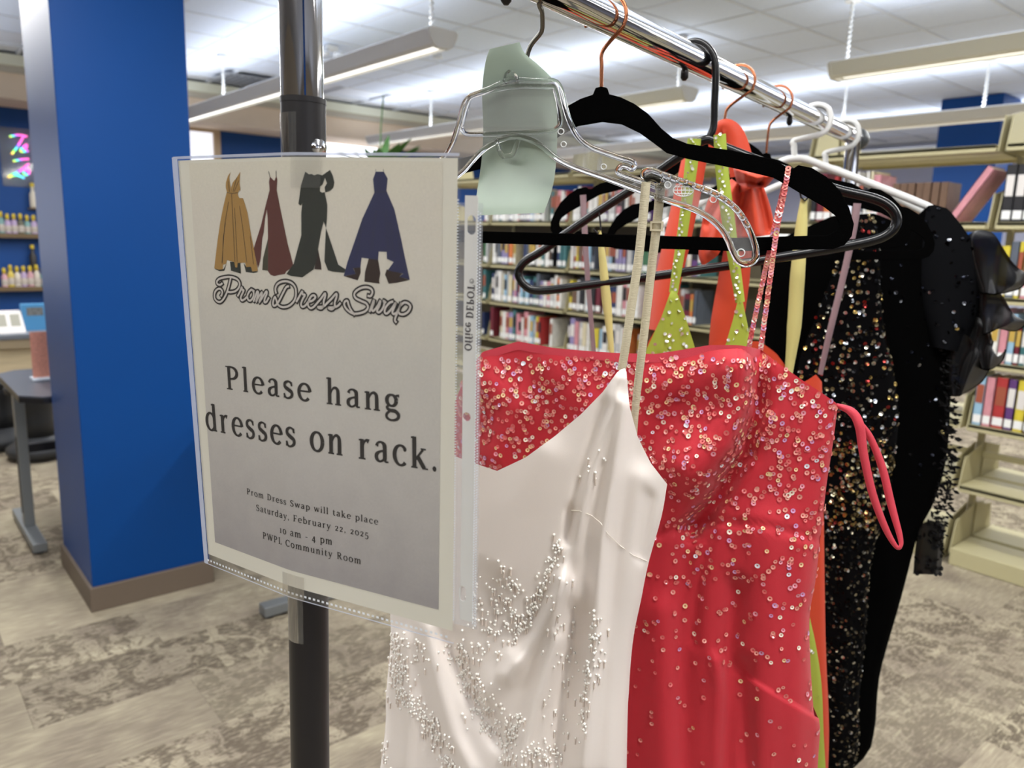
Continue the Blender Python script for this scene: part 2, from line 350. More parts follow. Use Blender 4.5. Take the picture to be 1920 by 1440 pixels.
pendant(-2.82, 1.8, 0.45, PZ, 'pendant lamp out of view over the clothes rack', (-2.74, 0.6))
pendant(-2.82, 1.8, -1.9, PZ, 'pendant lamp out of view behind the photographer', (-2.74, 0.6))

# ------------------------------------------------------------------ bookcases
CREAM = mat('shelf_cream', '#b8b08a', 0.5, spec=0.35)
BY = 3.956; SW = 0.9144; SX0 = -5.92; SZ = [0.085, 0.403, 0.705, 1.005, 1.305, 1.64, 1.98]
names_case = ['far left one, half hidden by the sign', 'behind the green card', 'behind the clear hanger arm', 'behind the coral and black hangers', 'behind the black dress', 'rightmost one in view, with bare lower shelves', 'out of view past the right edge']
SHELF_MESH = BRK = UPR = None
def shelf_deck(z, parent, x0, front):
    d = 0.25; y0, y1 = (BY, BY + d) if front else (BY + 0.29, BY + 0.29 + d)
    mb = MB().box((x0 + 0.022, y0, z - 0.018), (x0 + SW - 0.022, y1, z)).box((x0 + 0.022, y0 if front else y1 - 0.012, z - 0.032), (x0 + SW - 0.022, y0 + 0.012 if front else y1, z - 0.0))
    if z < 0.1: mb = MB().box((x0 + 0.022, y0, 0.002), (x0 + SW - 0.022, y1, z))
    s = mb.build('shelf', CREAM, parent, bevel=0.003)
    for xe in (x0 + 0.012, x0 + SW - 0.020):
        fy, by = (y0 + 0.01, y1) if front else (y1 - 0.01, y0); sg = 1 if front else -1
        lp = [(fy, z - 0.03), (by, z - 0.04), (by, z + 0.17), (fy + sg * 0.06, z + 0.13), (fy + sg * 0.035, z + 0.13)]
        MB().prism([lp], lambda a, b, c: (xe + 0.004 + c, a, b), 0.005).build('bracket', CREAM, s)
    return s
for i in range(7):
    x0 = SX0 + i * SW
    t = thing('bookcase', 'cream steel library bookcase, ' + names_case[i], 'bookcase', (x0 + SW / 2, BY + 0.27, 0), 'cream bookcases in one long row')
    for xe in (x0, x0 + SW - 0.012): MB().box((xe, BY + 0.252, 0), (xe + 0.012, BY + 0.288, 2.0)).build('upright', mat('upright_khaki', '#a79f7e', 0.5), t)
    for k, z in enumerate(SZ):
        shelf_deck(z, t, x0, True)
        if i != 6: shelf_deck(z, t, x0, False)
    MB().box((x0 + 0.012, BY + 0.262, 0.5), (x0 + SW - 0.012, BY + 0.278, 0.53)).build('crossbar', CREAM, t)
    if i < 4: MB().box((x0 + 0.012, BY + 0.262, 0.55), (x0 + SW - 0.012, BY + 0.27, 1.62)).build('back_panel', mat('back_khaki', '#5d5544', 0.6), t)  # dark sheet added so the open gaps behind the books look dark

# books: every one its own object
PAL = [('maroon', '#6a2230'), ('white', '#dcdad4'), ('navy', '#27355c'), ('teal', '#3f6f72'), ('black', '#232225'), ('pink', '#c98a92'), ('pale grey', '#b9b9b8'), ('red', '#a93636'), ('lilac', '#8f86b0'), ('yellow', '#cdbb3c'), ('brown', '#6b5342'), ('sky blue', '#8fb2c8'), ('cream', '#d3c8a8'), ('green', '#3d6b4b'), ('orange', '#c9733c'), ('purple', '#5d3b72'), ('slate', '#59606b')]
PAGES = mat('book_pages', '#d8cfb4', 0.9); LABELW = mat('spine_label_white', '#e9e9e6', 0.6)
BANDS = [mat('spine_band_' + n, c, 0.5) for n, c in (('gold', '#b99a4a'), ('ink', '#1c1c22'), ('pearl', '#d9d4cf'), ('rust', '#99503a'))]
ORD = ['first', 'second', 'third', 'fourth', 'fifth', 'sixth', 'seventh', 'eighth', 'ninth', 'tenth']
def ordinal(n): return ORD[n - 1] if n <= 10 else '%d%s' % (n, 'th' if 10 < n % 100 < 14 else {1: 'st', 2: 'nd', 3: 'rd'}.get(n % 10, 'th'))
_cache = {}
def book(x, z, th, h, dp, ci, label, tilt=0.0, lab=True, group='library books on the cream bookcases', band=None):
    cn, cc = PAL[ci]; key = (round(th, 3), round(h, 2), round(dp, 2), ci)
    bm_mat = mat('book_' + cn.replace(' ', '_'), cc, 0.42, noise=0.12, nscale=30)
    if key not in _cache:
        mb = MB().box((0, 0, 0), (0.003, dp, h)).box((th - 0.003, 0, 0), (th, dp, h)).box((0, 0, 0), (th, 0.003, h))
        nf = len(mb.f); mb.box((0.003, 0.003, 0.003), (th - 0.003, dp - 0.004, h - 0.003))
        me = bpy.data.meshes.new('book'); me.from_pydata(mb.v, [], mb.f); me.materials.append(bm_mat); me.materials.append(PAGES)
        me.polygons.foreach_set('material_index', [0 if q < nf else 1 for q in range(len(mb.f))])
        l = bpy.data.meshes.new('spine_label'); m2 = MB().box((th * 0.08, -0.0008, 0.012), (th * 0.92, 0.0005, 0.05)); l.from_pydata(m2.v, [], m2.f); l.materials.append(LABELW)
        _cache[key] = (me, l)
    me, l = _cache[key]
    o = bpy.data.objects.new('book', me); COL.objects.link(o); o.location = (x, BY + 0.012 + random.uniform(0, 0.012), z); o.rotation_euler = (0, tilt, 0)
    tag(o, label, 'book', group)
    if lab: q = bpy.data.objects.new('spine_label', l); COL.objects.link(q); q.parent = o
    if band is not None:
        kk = ('band', round(th, 3), round(h, 2), band)
        if kk not in _cache:
            b2 = bpy.data.meshes.new('title_band'); m3 = MB().box((th * 0.12, -0.0007, h * 0.45), (th * 0.88, 0.0004, h * 0.82)); b2.from_pydata(m3.v, [], m3.f); b2.materials.append(BANDS[band]); _cache[kk] = b2
        q = bpy.data.objects.new('title_band', _cache[kk]); COL.objects.link(q); q.parent = o
    return o
def row(x0, x1, k, where, weights=None, hr=(0.19, 0.25)):
    z = SZ[k] + 0.0005; x = x0; n = 0; shelf_word = {5: 'top row', 4: 'second row', 3: 'third row', 2: 'fourth row'}[k]
    sec_end = lambda q: SX0 + (math.floor((q - SX0) / SW) + 1) * SW - 0.03
    while x < x1:
        end = sec_end(x)
        th = random.choice((0.022, 0.026, 0.03, 0.035, 0.042, 0.05))
        if x + th > end: x = end + 0.055; continue
        if random.random() < 0.05: x += random.uniform(0.03, 0.1); continue
        ci = random.choices(range(len(PAL)), weights)[0] if weights else random.randrange(len(PAL))
        h = random.choice([hr[0], (hr[0] + hr[1]) / 2, hr[1], hr[1] - 0.02]); n += 1
        book(x, z, th, h, 0.17, ci, '%s book, %s on the %s, %s' % (PAL[ci][0], ordinal(n), shelf_word, where), band=random.choice((None, None, 0, 1, 2, 3)))
        x += th + 0.0012
W1 = [2, 9, 2, 2, 3, 3, 7, 2, 3, 1, 1, 3, 3, 1, 1, 2, 2]
for k in (5, 4, 3, 2): row(-5.1, -3.32 if k == 2 else -2.95, k, 'seen left of the white straps', W1, (0.19, 0.24))
row(-2.24, -1.86, 5, 'right of the rack end', [3, 2, 3, 1, 4, 1, 2, 3, 0, 0, 1, 2, 1, 0, 2, 0, 2])
for q in range(7): book(-1.815 + q * 0.037, SZ[5] + 0.0005, 0.035, 0.185, 0.15, 10, 'brown book, %s of seven in a set beside the leaning book' % ordinal(q + 1), lab=False)
tb = book(-1.545, SZ[5] + 0.004, 0.035, 0.27, 0.2, 5, 'pink glossy book leaning aslant on the top book shelf', tilt=0.55, lab=False)
tb.location = (-1.535, BY + 0.004, SZ[5] + 0.02)
for q in range(8): book(-1.318 + q * 0.0425, SZ[5] + 0.0005, 0.041, 0.25, 0.18, 4, 'tall black book with pale spine band, %s of its set, right edge' % ordinal(q + 1), band=2)
for k in (4, 3): row(-1.318, -0.8, k, 'at the right edge', [1, 4, 1, 1, 1, 5, 2, 3, 1, 2, 0, 1, 1, 0, 2, 2, 1])
row(-1.9, -1.40, 4, 'beside the black ruffle', [1, 4, 1, 1, 1, 5, 2, 3, 1, 2, 0, 1, 1, 0, 2, 2, 1]); row(-1.75, -1.4, 3, 'beside the black ruffle', W1)
xx = -1.318
for ci, th in ((11, 0.04), (5, 0.035), (7, 0.05), (15, 0.035), (9, 0.042), (10, 0.036), (6, 0.04), (2, 0.035), (0, 0.04), (12, 0.035), (1, 0.04)):
    book(xx, SZ[2] + 0.0005, th, 0.235, 0.17, ci, '%s book standing on the fourth shelf at the right edge, above the bare shelves' % PAL[ci][0], band=random.choice((None, 2, 3))); xx += th + 0.002
# ================================================================== LEFT BACKGROUND
DGREY = mat('table_top_grey', '#4a4e58', 0.35, spec=0.5); EDGE = mat('table_edge_black', '#1a1a1e', 0.4); STEEL = mat('leg_grey_metal', '#7e8284', 0.4, metal=0.4)
def folding_table(cx, y0, y1, label, w=0.80, zt=0.76, turn=None):
    t = thing('folding_table', label, 'table', (cx, (y0 + y1) / 2, 0))
    if turn: t.rotation_euler = (0, 0, turn[2]); 
    h = w / 2; c = 0.08
    lp = [(cx - h + c, y0), (cx + h - c, y0), (cx + h, y0 + c), (cx + h, y1 - c), (cx + h - c, y1), (cx - h + c, y1), (cx - h, y1 - c), (cx - h, y0 + c)]
    MB().prism([lp], lambda a, b, q: (a, b, zt - 0.004 + q), 0.008).build('table_top', DGREY, t)
    MB().prism([lp], lambda a, b, q: (a, b, zt - 0.020 + q), 0.0235).build('edge_band', EDGE, t)
    for ye in (y0 + 0.03, y1 - 0.08):
        l = MB().box((cx - 0.03, ye - 0.015, 0.05), (cx + 0.03, ye + 0.03, zt - 0.03)).build('leg', STEEL, t, bevel=0.004)
        MB().box((cx - 0.012, ye - 0.018, 0.12), (cx + 0.012, ye - 0.0145, 0.5)).build('slot', EDGE, l)
        MB().box((cx - 0.30, ye - 0.025, 0.012), (cx + 0.30, ye + 0.035, 0.055)).build('foot', STEEL, t, bevel=0.004)
        for q in (-0.27, 0.27): MB().lathe([(0.018, 0), (0.02, 0.008), (0.012, 0.013)], (cx + q, ye + 0.005, 0), 12).build('glide', EDGE, t)
    MB().tube([(cx - 0.26, y0 + 0.05, zt - 0.035), (cx - 0.12, y0 + 0.05, zt - 0.16), (cx - 0.02, y0 + 0.05, zt - 0.30)], 0.011, 8).build('brace', STEEL, t)
    MB().box((cx - 0.02, y0 + 0.06, 0.42), (cx + 0.02, y1 - 0.1, 0.46)).build('crossbar', EDGE, t)
    if turn: t.location = (turn[0], turn[1], 0)
    return t
folding_table(-4.26, 0.495, 1.95, 'dark grey table with steel T-foot legs at the left edge, beside the blue column')
f2 = pz(500, 1168, 0)
folding_table(0, -0.53, 0.53, 'grey table mostly hidden by the sign, only one steel foot showing', w=0.6, zt=0.74, turn=(f2[0] - 0.50, f2[1] + 0.30, -math.pi / 2))
# tall card in a clear stand on the table
c0 = pz(76, 712, 0.761)
t = thing('menu_card', 'pink printed card in a clear upright stand on the grey table', 'card', (c0[0], c0[1], 0.761))
MB().box((c0[0] - 0.003, c0[1] - 0.03, 0.775), (c0[0] + 0.003, c0[1] + 0.09, 0.995)).build('card', mat('card_pink', '#c98a76', 0.6, noise=0.15, nscale=90), t)
MB().box((c0[0] - 0.04, c0[1] - 0.04, 0.7615), (c0[0] + 0.04, c0[1] + 0.10, 0.775)).build('base', mat('acrylic', '#dfe6ee', 0.1), t, bevel=0.003)
# wobble stools
SEATB = mat('stool_black', '#24262a', 0.5); 
def stool(x, y, label, col='#2b2d31'):
    t = thing('stool', label, 'stool', (x, y, 0), 'round active stools under the table')
    MB().lathe([(0.13, 0), (0.17, 0.015), (0.19, 0.05), (0.185, 0.075), (0.15, 0.10), (0.11, 0.15)], (x, y, 0.0), 28).build('base', mat('stool_base' + col[1:], col, 0.55), t, smooth=True)
    MB().lathe([(0.11, 0.15), (0.095, 0.25), (0.10, 0.36), (0.13, 0.42)], (x, y, 0.0), 24).build('stem', SEATB, t, smooth=True)
    MB().lathe([(0.13, 0.42), (0.165, 0.44), (0.17, 0.47), (0.15, 0.485), (0.05, 0.48)], (x, y, 0.0), 28).build('seat', SEATB, t, smooth=True)
s1 = pz(58, 858, 0); stool(s1[0], s1[1] + 0.05, 'dark grey flared stool base standing behind the table leg', '#3a3c40')
s2 = pz(5, 838, 0); stool(s2[0], s2[1], 'black flared stool at the very left edge, under the table')
# long counter with a light wood front
CX = -6.45
t = thing('counter', 'long counter with grey top and light wood front at left', 'counter', (CX - 0.3, 1.4, 0))
zc = onplane(20, 628, (CX, 0, 0), (1, 0, 0))[2]
MB().box((CX - 0.6, -1.2, zc - 0.035), (CX, 3.6, zc)).build('counter_top', mat('counter_grey', '#6f747c', 0.4), t, bevel=0.004)
MB().box((CX - 0.59, -1.2, zc - 0.10), (CX - 0.01, 3.6, zc - 0.036)).build('apron', mat('counter_tan', '#9a8a70', 0.5), t)
MB().box((CX - 0.57, -1.15, 0.0), (CX - 0.05, 3.55, zc - 0.101)).build('front_panel', mat('wood_light', '#cdbb98', 0.55, noise=0.12, nscale=6, stretch=(1, 1, 9)), t)
# things on the counter
def on_counter(px, py): return onplane(px, py, (CX - 0.22, 0, 0), (1, 0, 0))
a = on_counter(44, 620); b = on_counter(80, 570)
t = thing('box', 'blue cardboard box with a grey picture standing on the counter', 'box', (CX - 0.22, (a[1] + b[1]) / 2, zc))
MB().box((CX - 0.30, a[1], zc), (CX - 0.22, b[1] + 0.02, b[2])).build('carton', mat('box_blue', '#4d8fc0', 0.5), t)
MB().box((CX - 0.2199, a[1] + 0.03, zc + 0.11), (CX - 0.2185, b[1], zc + 0.17)).build('picture', mat('box_print', '#6c6f70', 0.6, noise=0.4, nscale=40), t)
a = on_counter(-30, 620); b = on_counter(42, 583)
t = thing('display_tray', 'white slanted display tray with four grey panels on the counter', 'tray', (CX - 0.25, (a[1] + b[1]) / 2, zc))
MB().add([(CX - 0.12, a[1], zc), (CX - 0.12, b[1], zc), (CX - 0.3, b[1], zc), (CX - 0.3, a[1], zc), (CX - 0.24, a[1], b[2]), (CX - 0.24, b[1] - 0.01, b[2]), (CX - 0.3, b[1] - 0.01, b[2]), (CX - 0.3, a[1], b[2])], [(0, 1, 5, 4), (0, 3, 2, 1), (4, 5, 6, 7), (0, 4, 7, 3), (1, 2, 6, 5), (2, 3, 7, 6)]).build('tray', mat('tray_white', '#ded8d4', 0.5), t)
for q in range(4):
    y = b[1] - 0.055 - q * 0.085; k = 0.35; z0_, z1_ = zc + (b[2] - zc) * 0.3, zc + (b[2] - zc) * 0.85
    f = lambda z: CX - 0.12 - 0.12 * (z - zc) / (b[2] - zc) + 0.002
    MB().add([(f(z0_), y - 0.03, z0_), (f(z0_), y + 0.03, z0_), (f(z1_), y + 0.03, z1_), (f(z1_), y - 0.03, z1_), (f(z0_) - .004, y - 0.03, z0_), (f(z0_) - .004, y + 0.03, z0_), (f(z1_) - .004, y + 0.03, z1_), (f(z1_) - .004, y - 0.03, z1_)], [(0, 1, 2, 3), (7, 6, 5, 4), (0, 4, 5, 1), (1, 5, 6, 2), (2, 6, 7, 3), (3, 7, 4, 0)]).build('panel', mat('tray_panel', '#9c9a8c', 0.6), t)
# wall shelves with craft-paint bottles
WOODD = mat('wall_shelf_wood', '#6d5a3e', 0.5)
SHX = WALLX + 0.16
bi = 0
for py, nm in ((441, 'upper'), (541, 'lower')):
    q = onplane(30, py, (SHX, 0, 0), (1, 0, 0)); z = q[2]
    t = thing('wall_shelf', '%s narrow wooden wall shelf holding paint bottles on the blue wall' % nm, 'shelf', (SHX - 0.07, 1.2, z))
    MB().box((WALLX, -0.6, z - 0.03), (SHX, 2.2, z)).build('board', WOODD, t, bevel=0.003)
    MB().box((SHX - 0.012, -0.6, z), (SHX, 2.2, z + 0.018)).build('lip', WOODD, t)
    for k in range(7):
        pxs = 4 + k * 12.2 + (6 if nm == 'lower' else 0); w = onplane(pxs, py, (WALLX + 0.08, 0, 0), (1, 0, 0))
        bc, cname = random.choice((('#cfa0a8', 'pink'), ('#d8cfc0', 'white'), ('#b7a2c4', 'lilac'), ('#6b6a58', 'dark'), ('#d8c15a', 'yellow'), ('#7fa6a4', 'teal')))
        b_ = thing('paint_bottle', '%s paint bottle with yellow cap, %s from the left on the %s wall shelf' % (cname, ordinal(k + 1), nm), 'bottle', (WALLX + 0.08, w[1], z), 'paint bottles on the wall shelves')
        hh = random.uniform(0.15, 0.19)
        MB().lathe([(0.028, 0), (0.030, 0.01), (0.030, hh * 0.8), (0.023, hh * 0.92), (0.014, hh)], (WALLX + 0.08, w[1], z + 0.0005), 14).build('body', mat('bottle_' + cname, bc, 0.35), b_, smooth=True)
        MB().lathe([(0.018, hh), (0.018, hh + 0.045), (0.012, hh + 0.06)], (WALLX + 0.08, w[1], z + 0.0005), 12).build('cap', mat('cap_yellow', '#dcc23c', 0.4), b_, smooth=True)
        MB().lathe([(0.0306, hh * 0.2), (0.0306, hh * 0.6)], (WALLX + 0.08, w[1], z + 0.0005), 14, cap=False).build('paper_label', mat('bottle_label', '#c9bfb4', 0.6, noise=0.35, nscale=60), b_, smooth=True)
for py, lb in ((372, 'pale'), (487, 'black')):
    q = onplane(62, py, (WALLX + 0.05, 0, 0), (1, 0, 0)); hh = 0.2
    b_ = thing('wall_sconce_bottle', 'single %s bottle on a small wall ledge beside the blue column' % lb, 'bottle', (WALLX + 0.05, q[1], q[2] - 0.1))
    MB().lathe([(0.03, 0), (0.034, 0.02), (0.034, 0.14), (0.016, 0.18), (0.018, 0.22)], (WALLX + 0.05, q[1], q[2] - 0.1), 14).build('body', mat('sbottle_' + lb, '#d8d0c0' if lb == 'pale' else '#33302e', 0.4), b_, smooth=True)
    MB().box((WALLX, q[1] - 0.05, q[2] - 0.115), (WALLX + 0.09, q[1] + 0.05, q[2] - 0.1005)).build('ledge', WOODD, b_)
    MB().lathe([(0.02, 0.22), (0.02, 0.26)], (WALLX + 0.05, q[1], q[2] - 0.1), 12).build('cap', mat('cap_yellow', '#dcc23c', 0.4), b_)
# neon lettering on a clear backing board
def mat_neon():
    m = bpy.data.materials.new('neon'); m.use_nodes = True; nt = m.node_tree; b = nt.nodes['Principled BSDF']
    tc = nt.nodes.new('ShaderNodeTexCoord'); sp = nt.nodes.new('ShaderNodeSeparateXYZ'); nt.links.new(tc.outputs['Generated'], sp.inputs[0])
    ad = nt.nodes.new('ShaderNodeMath'); ad.operation = 'ADD'; nt.links.new(sp.outputs[1], ad.inputs[0]); nt.links.new(sp.outputs[2], ad.inputs[1])
    ml = nt.nodes.new('ShaderNodeMath'); ml.operation = 'MULTIPLY'; ml.inputs[1].default_value = 0.75; nt.links.new(ad.outputs[0], ml.inputs[0])
    hs = nt.nodes.new('ShaderNodeCombineColor'); hs.mode = 'HSV'; hs.inputs[1].default_value = 0.85; hs.inputs[2].default_value = 1; nt.links.new(ml.outputs[0], hs.inputs[0])
    nt.links.new(hs.outputs[0], b.inputs['Emission Color']); b.inputs['Emission Strength'].default_value = 1.5; nt.links.new(hs.outputs[0], b.inputs['Base Color']); return m
NEON = mat_neon()
nx = WALLX + 0.06
NP = lambda x, y: tuple(onplane(x, y, (nx, 0, 0), (1, 0, 0)))
q0 = NP(36, 295); t = thing('neon_sign', 'rainbow neon lettering glowing on the blue wall beside the column', 'neon sign', (WALLX, q0[1], q0[2]))
for pts in ([(18, 256), (35, 253), (51, 256)], [(45, 254), (34, 273), (22, 289)], [(42, 277), (50, 271), (48, 279), (40, 278), (40, 284), (53, 283)], [(25, 302), (40, 299), (54, 298)], [(54, 307), (38, 320), (15, 332), (30, 328), (46, 334)], [(44, 321), (52, 317), (55, 324), (48, 328), (43, 323)]):
    MB().tube([NP(*p) for p in smooth_curve(pts, 5)], 0.010, 8).build('tube', NEON, t, smooth=True)
MB().box((WALLX, q0[1] - 0.16, q0[2] - 0.3), (WALLX + 0.008, q0[1] + 0.5, q0[2] + 0.3)).build('backing_board', mat_film('clear_board', gloss=0.1, veil=0.12), t)
# plant standing beyond the sign, near the window
pp = at(712, 300, 6.5)
t = thing('potted_plant', 'green leafy plant showing above the top edge of the sign', 'plant', (pp[0], pp[1], 0))
GREEN = mat('leaf_green', '#3f6b2c', 0.5, noise=0.2, nscale=30)
MB().lathe([(0.12, 0), (0.16, 0.3), (0.17, 0.32), (0.15, 0.32)], (pp[0], pp[1], 1.68), 20).build('pot', mat('pot_grey', '#8a8680', 0.6), t, smooth=True)
MB().lathe([(0.16, 0), (0.16, 0.02), (0.03, 0.03), (0.03, 1.65), (0.14, 1.66), (0.14, 1.68)], (pp[0], pp[1], 0), 20).build('stand', STEEL, t)
for k in range(26):
    an = k * 2.4; el = random.uniform(0.3, 1.2); ln = random.uniform(0.3, 0.62); d = np.array([math.cos(an) * math.cos(el), math.sin(an) * math.cos(el), math.sin(el)])
    base = np.array([pp[0], pp[1], 1.98]); side = np.cross(d, (0, 0, 1)); side /= np.linalg.norm(side); w = random.uniform(0.035, 0.055)
    G = []
    for i in range(7):
        s_ = i / 6; c = base + d * ln * s_ + np.array([0, 0, -0.22 * s_ * s_ * ln]); ww = w * math.sin(math.pi * min(1, 0.08 + s_ * 0.92)) ** 0.8 if s_ < 1 else 0.002
        nrm = np.cross(side, d) * 0.012
        G.append([c - side * ww, c - nrm * (1 if s_ < 1 else 0), c + side * ww])
    MB().grid(np.array(G)).build('leaf', GREEN, t, smooth=True)
MB().tube([base, base + (0.02, 0, 0.4), base + (0.03, 0.02, 0.66)], 0.006, 6).build('flower_stem', GREEN, t)
# twin-head emergency lamps under the ceiling
for (px, py, lb) in ((808, 100, 'small twin-head emergency lamp below the pendant lamp end'), (621, 97, 'small twin-head emergency lamp just right of the chrome post')):
    q = pz(px, py, CEIL - 0.05)
    t = thing('emergency_lamp', lb, 'lamp', (q[0], q[1], CEIL - 0.06))
    MB().box((q[0] - 0.04, q[1] - 0.05, CEIL - 0.04), (q[0] + 0.04, q[1] + 0.05, CEIL - 0.0005)).build('mount', CORD, t, bevel=0.006)
    for s_ in (-1, 1): MB().lathe([(0.012, 0.02), (0.04, 0.01), (0.05, -0.03), (0.02, -0.035)], (q[0], q[1] + s_ * 0.07, CEIL - 0.05), 14).build('lamp_head', mat('glassy_white', '#e8ebf0', 0.15), t, smooth=True)

# ================================================================== THE CLOTHES RACK
CHROME = mat('chrome', '#d8d8da', 0.06, metal=1.0); BLACKP = mat('black_tube', '#232122', 0.38, spec=0.4)
pole_mid = at(574, 700, 0.511); ROD_Z = 1.713
def pole(z): return np.array([pole_mid[0], pole_mid[1], z]) + RT * np.array([1, 1, 0]) * 0.0095 * (z - 1.409)
R0 = pole(ROD_Z); R0[2] = ROD_Z
_A = pz(1257, 90, ROD_Z); _B = pz(1597, 256, ROD_Z); RU = (_B - _A) / np.linalg.norm(_B - _A)
R0 = _A + RU * ((R0 - _A) @ RU)          # foot of the near post on the rail line
R1 = R0 + RU * 1.325
base_pt = (pole(0) + np.array([R1[0], R1[1], 0])) / 2; base_pt[2] = 0
rack = thing('garment_rack', 'chrome and black garment rack holding the prom dresses', 'clothes rack', base_pt)
z_split = onplane(568, 192, pole(1.5), FW * np.array([1, 1, 0]))[2]
MB().tube([pole(0.06), pole(z_split)], 0.0137, 32).build('lower_post', BLACKP, rack, smooth=True)
MB().tube([pole(z_split - 0.05), np.array([R0[0], R0[1], ROD_Z])], 0.0131, 32).build('upper_post', CHROME, rack, smooth=True)
MB().tube([pole(z_split - 0.001), pole(z_split + 0.0022)], 0.0140, 32).build('collar', BLACKP, rack, smooth=True)
kb = pole(onplane(600, 279, pole(1.5), FW * np.array([1, 1, 0]))[2]); kd = RT * 0.8 - FW * 0.55; kd[2] = 0; kd /= np.linalg.norm(kd)
MB().tube([kb + kd * 0.011, kb + kd * 0.0150, kb + kd * 0.0165, kb + kd * 0.0172], [0.0052, 0.0052, 0.004, 0.001], 16).build('push_button', CHROME, rack, smooth=True)
MB().tube([R0 - RU * 0.02, R1 + RU * 0.012], 0.0147, 32).build('hanging_rail', CHROME, rack, smooth=True)
MB().tube([R0 - RU * 0.035, R0 - RU * 0.02], 0.0165, 24).build('rail_cap', BLACKP, rack, smooth=True)
MB().tube([R1 + RU * 0.01, R1 + RU * 0.016, R1 + RU * 0.03, R1 + RU * 0.036], [0.015, 0.021, 0.021, 0.012], 24).build('rail_cap', mat('cap_grey', '#55585a', 0.35, metal=0.5), rack, smooth=True)
far_b = np.array([R1[0], R1[1], 0.06])
MB().tube([far_b, R1 - RU * 0.006 + (0, 0, -0.004)], 0.0137, 24).build('upper_post', CHROME, rack, smooth=True)
RP = np.array([RU[1], -RU[0], 0])
for e in (pole(0.06), far_b):
    MB().tube([e - RP * 0.22 + (0, 0, 0.0), e + RP * 0.22], 0.0137, 16).build('base_bar', BLACKP, rack, smooth=True)
    for s_ in (-1, 1):
        c = e + RP * 0.21 * s_
        MB().tube([np.array([c[0], c[1], 0.02]) - RU * 0.01, np.array([c[0], c[1], 0.02]) + RU * 0.01], 0.02, 16).tube([np.array([c[0], c[1], 0.02]), np.array([c[0], c[1], 0.05])], 0.006, 8).build('caster', BLACKP, rack)
MB().tube([pole(0.10), far_b + (0, 0, 0.04)], 0.011, 16).build('lower_rail', CHROME, rack, smooth=True)
for s_ in (0.205, 0.545, 0.93):       # little bolts under the rail
    c = R0 + RU * s_ + np.array([0, 0, -0.0155]); MB().lathe([(0.002, -0.012), (0.0045, -0.009), (0.0045, -0.002), (0.003, 0.002)], c, 12).build('bolt', mat('bolt_dark', '#2c2a2b', 0.3, metal=0.7), rack, smooth=True)

# ------------------------------------------------------------------ hanger frames of reference
class Frame:
    """upright plane through the rail at s metres from the near post, turned by tw degrees; a to the right, b up from the rail, c towards the photographer"""
    def __init__(f, s, tw):
        f.p = R0 + RU * s; c_, s_ = math.cos(math.radians(tw)), math.sin(math.radians(tw))
        f.n = np.array([c_ * RU[0] - s_ * RU[1], s_ * RU[0] + c_ * RU[1], 0]); f.e = np.array([-f.n[1], f.n[0], 0])
        if f.e @ RT < 0: f.e = -f.e
        if f.n @ FW > 0: f.n = -f.n
    def ab(f, x, y, c=0.0): w = onplane(x, y, f.p + f.n * c, f.n); return np.array([(w - f.p) @ f.e, w[2] - f.p[2]])
    def pt(f, a, b, c=0.0): return f.p + f.e * a + np.array([0, 0, b]) + f.n * c
def rod_s(px):
    lo, hi = 0, 2
    for _ in range(50):
        m = (lo + hi) / 2
        if proj(R0 + RU * m)[0] < px: lo = m
        else: hi = m
    return lo
F_clear = Frame(rod_s(1015), 10); F_velvet = Frame(rod_s(1135), 15); F_plastic = Frame(rod_s(1306), 20)
F_cop1 = Frame(rod_s(1385), 15); F_cop2 = Frame(rod_s(1458), 15); F_w1 = Frame(rod_s(1530), 20); F_w2 = Frame(rod_s(1585), 18)

def hook_pts(stem_ab, r=0.0205, a_end=205, kink=None):
    a0, b0 = stem_ab
    arc = [(r * math.cos(math.radians(t_)), r * math.sin(math.radians(t_)) ) for t_ in np.linspace(-38, a_end, 18)]
    mid = [(a0, b0), (a0 * 0.9 - 0.001, b0 + (-0.030 - b0) * 0.6), (a0 * 0.6 - 0.0005, -0.031)] if kink is None else kink
    return smooth_curve(mid + arc, 4)

# velvet hanger outline, taken on the nearest one and mirrored
_vo = [(1128, 163), (1138, 165), (1142, 177), (1165, 183), (1190, 195), (1215, 213), (1240, 241), (1262, 259), (1290, 270), (1375, 283), (1450, 299), (1465, 307), (1477, 316), (1488, 316), (1497, 310), (1522, 315), (1550, 332), (1575, 358), (1592, 390), (1601, 420), (1597, 443), (1583, 460), (1562, 467), (1380, 471)]
_vi = [(1128, 228), (1165, 233), (1200, 250), (1225, 268), (1250, 287), (1290, 298), (1375, 315), (1450, 333), (1480, 350), (1510, 368), (1545, 388), (1566, 404), (1573, 418), (1569, 432), (1552, 441), (1380, 446)]
a0v = F_velvet.ab(1128, 163)[0]
VO = [(F_velvet.ab(*p)[0] - a0v, F_velvet.ab(*p)[1]) for p in _vo]; VI = [(F_velvet.ab(*p)[0] - a0v, F_velvet.ab(*p)[1]) for p in _vi]
bo = min(p[1] for p in VO); bi_ = VI[-1][1]
def mirror(h): return [(0.0, h[0][1])] + list(h[1:]) + [(-a, b) for a, b in h[1:][::-1]]
VEL = mat('velvet_black', '#060606', 1.0, spec=0.0, bump=0.2, bscale=900)
COPPER = mat('copper_wire', '#a8694a', 0.22, metal=1.0)
def rot2(p, ang, c=(0, 0)):
    ca, sa = math.cos(ang), math.sin(ang); x, y = p[0] - c[0], p[1] - c[1]; return (c[0] + ca * x - sa * y, c[1] + sa * x + ca * y)
